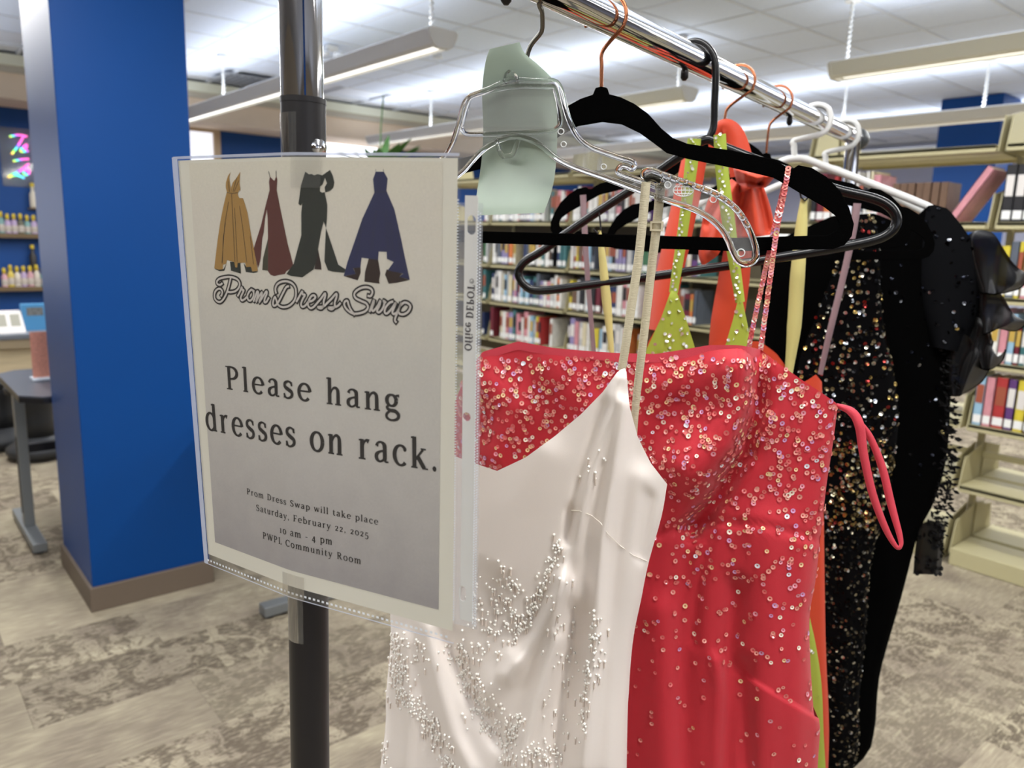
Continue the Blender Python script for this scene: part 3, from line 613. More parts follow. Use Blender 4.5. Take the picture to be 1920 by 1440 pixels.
def velvet_hanger(F, a0, label, tilt=0.0, db=0.0, sc=1.0, pins=()):
    root = F.pt(0, 0); t = thing('velvet_hanger', label, 'hanger', root, 'slim black velvet hangers')
    tr = lambda lp: [rot2((a * sc + a0, b + db), tilt) for a, b in lp]
    MB().prism([tr(mirror(VO)), tr(mirror(VI))[::-1]], F.pt, 0.0055).build('body', VEL, t, bevel=0.001)
    st = rot2((a0, VO[0][1] + db - 0.004), tilt)
    MB().tube([F.pt(a, b) for a, b in hook_pts(st)], 0.0019, 8).build('hook', COPPER, t, smooth=True)
    return t
velvet_hanger(F_velvet, a0v, 'slim black velvet hanger with copper hook carrying the coral dress')
c1 = F_cop1.ab(1357, 243); c2 = F_cop2.ab(1437, 287)
velvet_hanger(F_cop1, c1[0], 'black velvet hanger with copper hook wrapped in orange fabric', db=c1[1] - VO[0][1] - 0.0)
velvet_hanger(F_cop2, c2[0], 'black velvet hanger with copper hook behind the orange bow', db=c2[1] - VO[0][1])

# tubular hangers
PLB = mat('hanger_black_gloss', '#0c0c0d', 0.22, spec=0.5); PLW = mat('hanger_white', '#d9d9d6', 0.3, spec=0.5)
_tp = [(1322, 262), (1360, 277), (1450, 312), (1560, 353), (1640, 373), (1672, 392), (1681, 415), (1668, 437), (1630, 453), (1540, 470), (1400, 493), (1240, 516), (1100, 535), (1012, 545), (984, 535), (972, 512), (985, 490), (1020, 468), (1100, 411), (1200, 345), (1270, 296)]
def tubular_hanger(F, path, hookpath, r, m, label, group, shell_hook_r=None):
    t = thing('tubular_hanger', label, 'hanger', F.pt(0, 0), group)
    MB().tube([F.pt(a, b) for a, b in smooth_curve(path, 5, True)], r, 12, closed=True).build('body', m, t, smooth=True)
    MB().tube([F.pt(a, b) for a, b in hookpath], shell_hook_r or r * 0.8, 10).build('hook', m, t, smooth=True)
    return t
pp_ = [F_plastic.ab(*p) for p in _tp]
nk = F_plastic.ab(1330, 258)
hk = smooth_curve([nk, F_plastic.ab(1338, 236), F_plastic.ab(1340, 190), F_plastic.ab(1342, 138), F_plastic.ab(1338, 106), F_plastic.ab(1322, 85), F_plastic.ab(1302, 78), F_plastic.ab(1284, 87), F_plastic.ab(1272, 106), F_plastic.ab(1270, 122)], 5)
tubular_hanger(F_plastic, pp_, hk, 0.0056, PLB, 'glossy black tubular plastic hanger holding the lime dress', 'tubular plastic hangers')
def std_path(a0, b0, hw=0.205, drop=0.085, tilt=0.0):
    P = [(0, 0), (0.06, -0.022), (hw - 0.02, -drop), (hw, -drop - 0.02), (hw - 0.012, -drop - 0.042), (hw - 0.05, -drop - 0.046), (0, -drop - 0.046), (-hw + 0.05, -drop - 0.046), (-hw + 0.012, -drop - 0.042), (-hw, -drop - 0.02), (-hw + 0.02, -drop), (-0.06, -0.022)]
    return [rot2((a0 + a, b0 + b), tilt, (a0, b0)) for a, b in P]
def std_hook(a0, b0, r=0.023):
    return smooth_curve([(a0, b0), (a0 - 0.003, b0 + 0.02), (a0 - 0.002, -0.034), (0.012, -0.023), (r, -0.004), (r * 0.75, r * 0.7), (0, r), (-r * 0.75, r * 0.7), (-r, -0.002)], 5)
w1 = F_w1.ab(1490, 297); w2 = F_w2.ab(1549, 315)
e1 = F_w1.ab(1748, 390); tl1 = math.atan2(e1[1] - w1[1], e1[0] - w1[0])
tubular_hanger(F_w1, std_path(w1[0], w1[1], 0.225, 0.09, tl1 + math.atan2(0.09, 0.205)), std_hook(w1[0], w1[1]), 0.0062, PLW, 'white tubular hanger carrying the ruffled black gown', 'tubular plastic hangers')
tubular_hanger(F_w2, std_path(w2[0], w2[1], 0.21, 0.085), std_hook(w2[0], w2[1]), 0.0062, PLW, 'last white tubular hanger at the far end of the rail', 'tubular plastic hangers')

# ------------------------------------------------------------------ clear plastic hanger
CLEAR = mat_film('clear_plastic', '#ffffff', gloss=0.18, rough=0.02, veil=0.11, veilcol='#f4f6f6')
RIM = mat('clear_rim', '#ffffff', 0.03, trans=1.0, ior=1.38)
fab = lambda lst: [tuple(F_clear.ab(*p)) for p in lst]
t = thing('clear_hanger', 'clear plastic dress hanger with metal hook holding the white dress', 'hanger', F_clear.pt(0, 0))
PT = lambda a, b, c=0.0: F_clear.pt(a, b, c)
right_top = [(958, 150), (1000, 152), (1036, 152), (1050, 165), (1058, 195), (1068, 228), (1085, 258), (1105, 275), (1130, 285), (1165, 297), (1183, 302)]
hook_tip = [(1189, 309), (1185, 317), (1178, 313), (1168, 310), (1160, 316), (1160, 324), (1180, 332), (1210, 342), (1238, 352), (1240, 340), (1222, 330), (1214, 336), (1207, 330), (1208, 322), (1222, 319)]
right_arm = [(1245, 328), (1300, 348), (1345, 366), (1380, 392), (1402, 425), (1415, 458), (1418, 482), (1405, 495), (1388, 492), (1376, 476), (1360, 440), (1335, 412), (1300, 392), (1255, 377), (1200, 358), (1130, 332), (1080, 315), (1045, 298), (1020, 277), (1000, 264), (975, 257), (958, 256)]
ol = fab(right_top + hook_tip + right_arm)
# left side: mirror of the right about the middle, matched to the visible left outline
amid = F_clear.ab(958, 150)[0]
left = [(2 * amid - a, b - 0.012 * max(0, min(1, (a - amid) / 0.06))) for a, b in ol[1:-1]][::-1]
outline = ol + left
win = fab([(958, 163), (1030, 163), (1042, 172), (1052, 225), (1045, 240), (1030, 246), (958, 250), (882, 252), (868, 245), (866, 234), (880, 188), (892, 178)])
MB().prism([outline], PT, 0.0022).build('plate', CLEAR, t)
rim_r = 0.0026
def rim(pts, closed=False, r=rim_r): return MB().tube([PT(a, b) for a, b in smooth_curve(pts, 3, closed)], r, 10, closed=closed).build('rim', RIM, t, smooth=True)
rim(outline, True); rim(win, True, 0.0022)
rim(fab([(930, 262), (940, 290), (952, 292), (962, 288), (972, 262)]), False, 0.0022)
# socket of the hook, moulded studs, globe mark and raised lettering strip
sk = fab([(945, 155), (950, 138), (958, 131), (966, 138), (973, 155)]); MB().prism([sk], PT, 0.009).build('hook_socket', RIM, t, bevel=0.001)
for k in range(13):
    u_ = k / 12; p = resample([(1240, 331), (1300, 351), (1345, 369), (1380, 396), (1402, 428)], 13)[k]; q = F_clear.ab(*p); c = PT(q[0], q[1] + 0.0022)
    MB().lathe([(0.0016, -0.002), (0.0018, 0.0), (0.001, 0.0018), (0.0003, 0.002)], c, 10).build('stud', RIM, t, smooth=True)
EMB = mat('embossed_clear', '#f2f4f4', 0.25, alpha=0.75)
def ring(cx, cy, rx, ry, n=20): return [(cx + rx * math.cos(2 * math.pi * k / n), cy + ry * math.sin(2 * math.pi * k / n)) for k in range(n)]
for cx, cy, rr in ((1058, 271, 5), (1053, 247, 5.5), (1133, 313, 5), (1253, 347, 6), (1390, 474, 7), (1338, 374, 6)):
    MB().tube([PT(*F_clear.ab(*p), 0.0014) for p in ring(cx, cy, rr, rr)], 0.0005, 6, closed=True).build('moulded_ring', EMB, t, smooth=True)
gl = MB()
gl.tube([PT(*F_clear.ab(*p), 0.0014) for p in ring(1282, 357, 19, 11.5)], 0.0004, 5, closed=True)
for sx in (-0.6, -0.2, 0.2, 0.6): gl.tube([PT(*F_clear.ab(1282 + 19 * sx * math.cos(v_), 357 + 11.5 * math.sin(v_)), 0.0014) for v_ in np.linspace(-1.4, 1.4, 8)], 0.0003, 4)
for sy_ in (-0.55, 0, 0.55): h_ = 19 * math.sqrt(1 - sy_ ** 2); gl.tube([PT(*F_clear.ab(1282 - h_, 357 + 11.5 * sy_), 0.0014), PT(*F_clear.ab(1282 + h_, 357 + 11.5 * sy_), 0.0014)], 0.0004, 4)
gl.build('globe_mark', EMB, t)
hk = [F_clear.ab(962, 150), F_clear.ab(968, 120), F_clear.ab(978, 80), F_clear.ab(1000, 50), F_clear.ab(1010, 20), F_clear.ab(1012, 0)]
hk = smooth_curve([tuple(h) for h in hk] + [(0.021, 0.004), (0.015, 0.016), (0.0, 0.021), (-0.015, 0.015), (-0.0205, 0.0)], 5)
MB().tube([PT(a, b, -0.017 * max(0.0, min(1.0, (-0.012 - b) / 0.02))) for a, b in hk], 0.0021, 10).build('hook', mat('wire_steel', '#6f6c66', 0.25, metal=1.0), t, smooth=True)
# pale green card tucked behind the clear hanger
ct = [(918, 92), (930, 88), (974, 79), (980, 95), (988, 103), (1010, 120), (1034, 146), (1043, 158), (1045, 240), (1043, 300), (1036, 350), (1026, 390), (1016, 400), (900, 404), (892, 404), (892, 366), (899, 330), (904, 290), (906, 240), (903, 170), (908, 130), (914, 96)]
CARD_PX = ct

# ================================================================== THE SIGN IN ITS SHEET PROTECTOR
SB = [np.array([-0.5496, 0.1768, 1.2600]), np.array([-0.4618, 0.2028, 1.2597]), np.array([-0.3508, 0.2576, 1.2573])]
ST = [SB[0] - RT * 0.0089 + np.array([0, 0, 0.286]), SB[1] + RT * 0.0060 + np.array([0, 0, 0.286]), SB[2] - RT * 0.0014 + np.array([0, 0, 0.286])]
SWD, SFD = 0.2155, 0.0930        # width of the pocket; where it bends over the post
def _S(u, v):
    P = [SB[k] * (1 - v) + ST[k] * v for k in range(3)]
    return P[0] + (P[1] - P[0]) * (u / SFD) if u < SFD else P[1] + (P[2] - P[1]) * ((u - SFD) / (SWD - SFD))
def S(u, v, off=0.0):
    d = 0.007; p = (_S(u - d, v) + 2 * _S(u - d / 2, v) + 2 * _S(u, v) + 2 * _S(u + d / 2, v) + _S(u + d, v)) / 8
    # a slight waviness of the loose left edge
    if off:
        e = 1e-4; n = np.cross(_Sm(u + e, v) - _Sm(u - e, v), _Sm(u, v + e) - _Sm(u, v - e)); n /= np.linalg.norm(n)
        if n @ FW > 0: n = -n
        p = p + n * off
    return p
def _Sm(u, v): return S(u, v, 0.0)
def suv(px, py):
    u, v = 0.1, 0.5
    for _ in range(14):
        p = proj(S(u, v)); e = 1e-5; J = np.stack([(proj(S(u + e, v)) - p)[:2] / e, (proj(S(u, v + e)) - p)[:2] / e], 1)
        d = np.linalg.solve(J, np.array([px, py]) - p[:2]); u += d[0]; v += d[1]
    return np.array([u, v])
def uv_poly(px): return [suv(*p) for p in px]
def sheet_patch(mb, loop, off, levels=2):
    """flat print on the sheet: a 2-D outline in sheet coordinates, cut fine enough to follow the bend"""
    tris = geometry.tessellate_polygon([[Vector((p[0], p[1] * 0.286, 0)) for p in loop]])
    T = [[np.array(loop[i]) for i in t_] for t_ in tris]
    for _ in range(levels):
        T2 = []
        for a, b, c in T:
            ab_, bc, ca = (a + b) / 2, (b + c) / 2, (c + a) / 2; T2 += [[a, ab_, ca], [ab_, b, bc], [ca, bc, c], [ab_, bc, ca]]
        T = T2
    for a, b, c in T: mb.add([S(*a, off), S(*b, off), S(*c, off)], [(0, 1, 2)])
def sheet_grid(mb, u0, u1, v0, v1, off, nu=40, nv=20, shift=None):
    mb.grid(np.array([[S(u0 + (u1 - u0) * i / nu, v0 + (v1 - v0) * j / nv, off) for i in range(nu + 1)] for j in range(nv + 1)]))
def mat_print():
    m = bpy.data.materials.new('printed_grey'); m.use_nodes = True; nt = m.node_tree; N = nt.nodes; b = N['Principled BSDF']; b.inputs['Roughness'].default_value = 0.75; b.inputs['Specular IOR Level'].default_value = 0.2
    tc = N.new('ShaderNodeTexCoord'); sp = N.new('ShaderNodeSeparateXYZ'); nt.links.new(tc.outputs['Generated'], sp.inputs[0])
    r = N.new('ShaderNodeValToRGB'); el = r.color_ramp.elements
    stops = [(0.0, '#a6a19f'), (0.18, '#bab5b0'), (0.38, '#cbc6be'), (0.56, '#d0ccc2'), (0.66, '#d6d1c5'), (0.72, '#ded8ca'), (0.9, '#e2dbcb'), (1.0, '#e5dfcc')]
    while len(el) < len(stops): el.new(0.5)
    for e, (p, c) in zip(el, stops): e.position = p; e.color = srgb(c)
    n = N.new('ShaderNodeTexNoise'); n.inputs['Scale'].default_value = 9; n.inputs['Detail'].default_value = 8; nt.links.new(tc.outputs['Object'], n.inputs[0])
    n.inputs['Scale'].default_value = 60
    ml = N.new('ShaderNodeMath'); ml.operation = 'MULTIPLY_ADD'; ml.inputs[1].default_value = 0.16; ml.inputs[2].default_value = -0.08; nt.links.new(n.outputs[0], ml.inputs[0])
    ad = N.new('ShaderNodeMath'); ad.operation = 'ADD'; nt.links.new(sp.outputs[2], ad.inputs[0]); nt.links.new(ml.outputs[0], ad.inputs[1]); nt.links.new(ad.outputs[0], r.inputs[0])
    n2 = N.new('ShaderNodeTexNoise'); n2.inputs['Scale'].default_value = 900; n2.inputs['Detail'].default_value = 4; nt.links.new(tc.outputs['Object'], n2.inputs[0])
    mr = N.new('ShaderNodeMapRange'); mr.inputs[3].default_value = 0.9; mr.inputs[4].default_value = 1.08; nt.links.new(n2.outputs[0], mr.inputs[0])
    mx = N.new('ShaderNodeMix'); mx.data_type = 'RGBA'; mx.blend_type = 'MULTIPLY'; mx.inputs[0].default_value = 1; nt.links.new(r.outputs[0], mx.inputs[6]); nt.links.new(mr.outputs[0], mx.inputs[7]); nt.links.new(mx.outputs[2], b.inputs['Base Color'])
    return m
PAPER = mat('paper', '#e8e4d4', 0.8, spec=0.2)
so = S(SFD, 0.0)
sign = thing('paper_sign', 'printed paper notice asking to hang dresses on the rack, inside the clear sleeve', 'sign', so)
mb = MB(); sheet_grid(mb, 0.0030, 0.2140, 0.026, 0.997, 0.0); sheet_grid(mb, 0.0030, 0.2140, 0.026, 0.997, -0.00025); mb.build('sheet', PAPER, sign, smooth=True, recalc=False)
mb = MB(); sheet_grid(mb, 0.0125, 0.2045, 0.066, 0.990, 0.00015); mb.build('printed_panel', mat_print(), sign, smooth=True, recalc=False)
# the four printed dresses
def A_(l): return [(390 + x / 8, 310 + y / 8) for x, y in l]
def B_(l): return [(540 + x / 8, 310 + y / 8) for x, y in l]
def D_(l): return [(560 + x / 8, 440 + y / 8) for x, y in l]
INK = mat('print_ink', '#2a2624', 0.7, spec=0.2)
GOLD, MARO, DGRN, NAVY, LINB, LING = (mat('print_gold', '#ac8548', 0.7, spec=0.2), mat('print_maroon', '#5f332d', 0.7, spec=0.2), mat('print_green', '#2c302a', 0.7, spec=0.2), mat('print_navy', '#2b2f55', 0.7, spec=0.2), mat('print_brown', '#31221d', 0.7, spec=0.2), mat('print_olive', '#454434', 0.7, spec=0.2))
def pr(nm, loops, m, off, parent):
    mb = MB()
    for l in loops: sheet_patch(mb, uv_poly(l), off)
    return mb.build(nm, m, parent, recalc=False)
def lines(nm, pls, w, m, off, parent):
    mb = MB()
    for pl in pls: strip(mb, [tuple(suv(*p) * (1, 0.286)) for p in pl], w, off)
    return mb.build(nm, m, parent, recalc=False)
def strip(mb, pts, w, off):
    """a pen stroke: points in metres on the sheet, w one width or one per point"""
    P = [np.array(p, float) for p in pts]; n = len(P); ws = w if hasattr(w, '__len__') else [w] * n; Lf, Rt = [], []
    for i in range(n):
        d = P[min(i + 1, n - 1)] - P[max(i - 1, 0)]; L = np.linalg.norm(d); d = d / L if L > 1e-12 else np.array([1.0, 0]); nn = np.array([-d[1], d[0]])
        a = P[i] + nn * ws[i] / 2; b = P[i] - nn * ws[i] / 2; Lf.append(S(a[0], a[1] / 0.286, off)); Rt.append(S(b[0], b[1] / 0.286, off))
    o = Lf + Rt; mb.add(o, [(i, i + 1, n + i + 1, n + i) for i in range(n - 1)])
g1 = pr('dress_print', [A_([(345, 100), (325, 180), (345, 330), (348, 412), (290, 405), (272, 330), (275, 260), (305, 160)]), A_([(490, 95), (440, 180), (375, 260), (350, 345), (348, 412), (460, 412), (475, 370), (492, 385), (480, 260)]),
    A_([(285, 412), (455, 412), (455, 455), (478, 492), (528, 492), (545, 530), (600, 720), (650, 1030), (700, 1280), (755, 1585), (670, 1592), (650, 1522), (580, 1527), (560, 1460), (450, 1465), (445, 1530), (415, 1530), (400, 1452), (290, 1420), (275, 1480), (232, 1490), (225, 1560), (170, 1565), (100, 1545), (150, 1120), (190, 850), (235, 620)])], GOLD, 0.00034, sign)
pr('lining_print', [A_([(100, 1550), (240, 1555), (282, 1475), (250, 1580), (180, 1590)]), A_([(335, 1445), (490, 1455), (500, 1625), (350, 1580)]), A_([(540, 1465), (580, 1525), (660, 1515), (670, 1588), (755, 1588), (740, 1605), (690, 1615), (575, 1600)])], DGRN, 0.0003, g1)
lines('fold_print', [A_(l) for l in ([(288, 408), (370, 422), (455, 410)], [(315, 550), (260, 880), (215, 1470)], [(270, 860), (235, 1100), (225, 1470)], [(362, 430), (380, 800), (412, 1450)], [(405, 640), (425, 1000), (445, 1450)], [(480, 610), (530, 950), (590, 1460)], [(640, 1060), (690, 1480)], [(440, 180), (380, 400)], [(310, 240), (330, 400)], [(470, 230), (400, 395)])], 0.00032, INK, 0.00042, g1)
g2 = pr('dress_print', [A_([(935, 170), (1000, 235), (1030, 160), (1045, 220), (1035, 370), (1100, 700), (1200, 1180), (1285, 1495), (1260, 1540), (1180, 1590), (1160, 1630), (1060, 1645), (1000, 1662), (940, 1640), (905, 1590), (905, 1080), (900, 800), (888, 660), (860, 800), (840, 1010), (820, 1090), (795, 1400), (755, 1540), (690, 1250), (800, 900), (870, 600), (930, 370), (920, 250)])], MARO, 0.00030, sign)
pr('lining_print', [A_([(905, 1100), (830, 1400), (820, 1570), (905, 1582)])], LING, 0.00032, g2)
lines('strap_print', [A_([(915, 90), (935, 175)]), A_([(1028, 80), (1026, 170)])], 0.0004, INK, 0.00036, g2)
g3 = pr('dress_print', [A_([(1465, 95), (1520, 135), (1560, 130), (1600, 150), (1650, 132), (1720, 150), (1722, 290), (1686, 320), (1685, 390), (1720, 412), (1755, 400), (1795, 600), (1790, 780), (1775, 940), (1740, 840), (1700, 1000), (1655, 1260), (1640, 1400), (1590, 1560), (1420, 1680), (1250, 1660), (1180, 1630), (1290, 1480), (1405, 1050), (1405, 700), (1420, 570), (1395, 605), (1362, 580), (1400, 300)]),
    A_([(1720, 150), (1835, 70), (1880, 160), (1900, 260), (1885, 335), (1835, 383), (1765, 405), (1755, 330), (1790, 268), (1760, 190), (1722, 290)]), A_([(1775, 940), (1850, 1160), (1960, 1490), (2070, 1560), (2050, 1612), (1880, 1595), (1805, 1575), (1752, 1440), (1770, 1020)])], DGRN, 0.00036, sign)
pr('lining_print', [A_([(1655, 1260), (1700, 1480), (1705, 1565), (1600, 1558)])], LINB, 0.00033, g3)
lines('fold_print', [A_(l) for l in ([(1500, 305), (1690, 315)], [(1480, 160), (1430, 560)], [(1560, 600), (1690, 530)], [(1530, 600), (1640, 480)], [(1540, 1000), (1470, 1400)], [(1510, 1100), (1430, 1400)], [(1600, 190), (1680, 270)], [(1640, 1300), (1570, 1500)])], 0.0003, mat('print_darkgreen', '#191c18', 0.7), 0.00044, g3)
g4 = pr('dress_print', [B_([(1320, 95), (1440, 95), (1500, 200), (1480, 380), (1600, 660), (1700, 1100), (1770, 1440), (1830, 1715), (1670, 1670), (1735, 1625), (1500, 1575), (1590, 1450), (1490, 1405), (1485, 1298), (1365, 1293), (1355, 1420), (1215, 1400), (1110, 1385), (1090, 1530), (980, 1540), (1020, 1630), (840, 1660), (900, 1440), (1120, 800), (1300, 410), (1280, 210)])], NAVY, 0.00032, sign)
pr('lining_print', [D_([(680, 622), (890, 685), (935, 570), (930, 480), (820, 490), (860, 590)]), D_([(1055, 355), (1000, 560), (990, 705), (1220, 735), (1210, 690), (1230, 580), (1195, 375)]), D_([(1325, 520), (1300, 600), (1355, 735), (1480, 720), (1670, 678), (1510, 630), (1560, 585)])], LINB, 0.00030, g4)
lines('fold_print', [B_(l) for l in ([(1300, 400), (1480, 395)], [(1330, 680), (1255, 1280)], [(1470, 690), (1515, 1280)], [(1110, 840), (1030, 1400)], [(1540, 850), (1600, 1400)], [(1370, 100), (1370, 390)], [(1640, 1000), (1720, 1420)], [(1322, 60), (1322, 100)], [(1435, 60), (1440, 100)])], 0.0003, mat('print_darknavy', '#191b33', 0.7), 0.00042, g4)
# script title: a dark pen line with a paper-white core
C0 = 390, 440
def Cc(l): return [(C0[0] + x / 8, C0[1] + y / 8) for x, y in l]
def Dc(l): return [(560 + x / 8, 440 + y / 8) for x, y in l]
SCRIPT = [Cc(l) for l in ([(225, 725), (190, 752), (150, 740), (142, 700), (180, 662), (260, 640), (350, 635), (440, 665), (482, 722), (472, 790), (420, 845), (350, 862), (305, 858)], [(350, 640), (322, 760), (292, 860), (250, 950), (200, 1005), (150, 1002), (110, 955), (108, 880), (140, 825), (190, 812), (222, 850), (215, 900), (198, 925)],
    [(450, 925), (485, 860), (515, 785), (520, 828), (545, 832), (525, 880), (500, 940), (515, 985), (560, 965), (605, 915)], [(660, 822), (622, 860), (600, 920), (612, 978), (650, 985), (688, 930), (692, 860), (660, 822), (705, 850)], [(690, 1005), (720, 920), (745, 852), (762, 870), (745, 940), (728, 1008), (770, 930), (818, 862), (806, 930), (775, 1015), (830, 930), (882, 850), (890, 885), (860, 960), (852, 1010), (885, 1005), (922, 940)],
    [(1222, 772), (1180, 790), (1130, 880), (1080, 980), (1040, 1042), (1000, 1068), (982, 1040), (990, 980), (1012, 935), (1030, 970), (1048, 1030), (1085, 1072), (1150, 1087), (1230, 1062), (1300, 990), (1326, 900), (1318, 800), (1270, 732), (1190, 700), (1110, 706), (1050, 742), (1020, 800), (1022, 850), (1034, 882)],
    [(1330, 1010), (1380, 920), (1420, 850), (1426, 892), (1462, 905), (1430, 960), (1402, 1040), (1422, 1082), (1470, 1060), (1510, 1005)], [(1510, 1005), (1570, 990), (1618, 942), (1600, 910), (1560, 920), (1522, 980), (1506, 1050), (1540, 1100), (1590, 1085), (1640, 1030)], [(1640, 1030), (1700, 960), (1760, 880), (1766, 920), (1742, 1000), (1738, 1070), (1700, 1106), (1652, 1085), (1738, 1075), (1790, 1030)])] + \
    [Dc(l) for l in ([(430, 1030), (500, 960), (570, 885), (576, 930), (548, 1020), (548, 1080), (500, 1120), (452, 1095), (545, 1088), (600, 1062), (636, 1020)], [(1040, 915), (1085, 920), (1112, 870), (1100, 820), (1040, 790), (960, 795), (880, 835), (840, 890), (862, 950), (940, 992), (1020, 1030), (1046, 1090), (1000, 1150), (900, 1182), (810, 1178), (730, 1120), (690, 1050), (702, 1002), (738, 992), (752, 1040), (785, 1120), (848, 1205)],
    [(1068, 1160), (1105, 1060), (1136, 978), (1130, 1030), (1105, 1110), (1125, 1145), (1190, 1070), (1232, 988), (1218, 1060), (1182, 1140), (1212, 1165), (1265, 1110), (1292, 1030), (1278, 990), (1320, 1020)], [(1425, 1000), (1370, 1022), (1312, 1090), (1296, 1160), (1330, 1182), (1400, 1110), (1462, 1020), (1440, 1085), (1412, 1160), (1432, 1190), (1484, 1165)], [(1484, 1160), (1530, 1060), (1547, 1020), (1502, 1130), (1462, 1230), (1450, 1285), (1475, 1318)], [(1510, 1110), (1535, 1060), (1590, 1017), (1650, 1032), (1682, 1080), (1652, 1150), (1590, 1192), (1530, 1190), (1502, 1160)])]
mbd, mbw = MB(), MB()
for l in SCRIPT:
    P = [suv(*p) * (1, 0.286) for p in l]; P = smooth_curve(P, 5); L0 = P[0] + (P[0] - P[1]) / np.linalg.norm(P[0] - P[1]) * 0.0008; L1 = P[-1] + (P[-1] - P[-2]) / np.linalg.norm(P[-1] - P[-2]) * 0.0008
    strip(mbd, [L0] + P + [L1], 0.0034, 0.00034); strip(mbw, P, 0.0013, 0.00046)
ti = mbd.build('title_lettering', INK, sign, recalc=False); mbw.build('lettering_core', mat('print_white', '#d3ccc4', 0.7, spec=0.2), ti, recalc=False)

# a plain book face drawn stroke by stroke
T_, t_ = 0.104, 0.054
def _ln(x0, y0, x1, y1, w): return [(x0, y0, w), (x1, y1, w)]
def _st(x, y0, y1): return _ln(x, y0, x, y1, T_)
def _se(x, y, h=0.10): return _ln(x - h, y, x + h, y, 0.036)
def _ar(cx, cy, rx, ry, a0, a1, n=18, k=1.0):
    o = []
    for i in range(n + 1):
        a = math.radians(a0 + (a1 - a0) * i / n); o.append((cx + (rx - T_ / 2 * 0.6) * math.cos(a), cy + (ry - t_ / 2) * math.sin(a), t_ + (T_ * k - t_) * abs(math.cos(a)) ** 1.3))
    return o
def _cv(pts): return [tuple(p) for p in smooth_curve(pts, 6)]
def _dot(x, y, r): return [(x - r, y, 0.002), (x - r * 0.7, y, r * 1.4), (x, y, r * 2), (x + r * 0.7, y, r * 1.4), (x + r, y, 0.002)]
def _arch(x0, x1): return [_cv([(x0, 0.30, t_), (x0 + (x1 - x0) * 0.3, 0.43, t_), (x0 + (x1 - x0) * 0.65, 0.475, t_ * 1.3), (x1 - 0.015, 0.42, T_ * 0.9), (x1, 0.32, T_)]), _st(x1, 0, 0.33), _se(x1, 0.018)]
def _flag(x, y): return _ln(x - 0.10, y - 0.03, x, y - 0.012, 0.04)
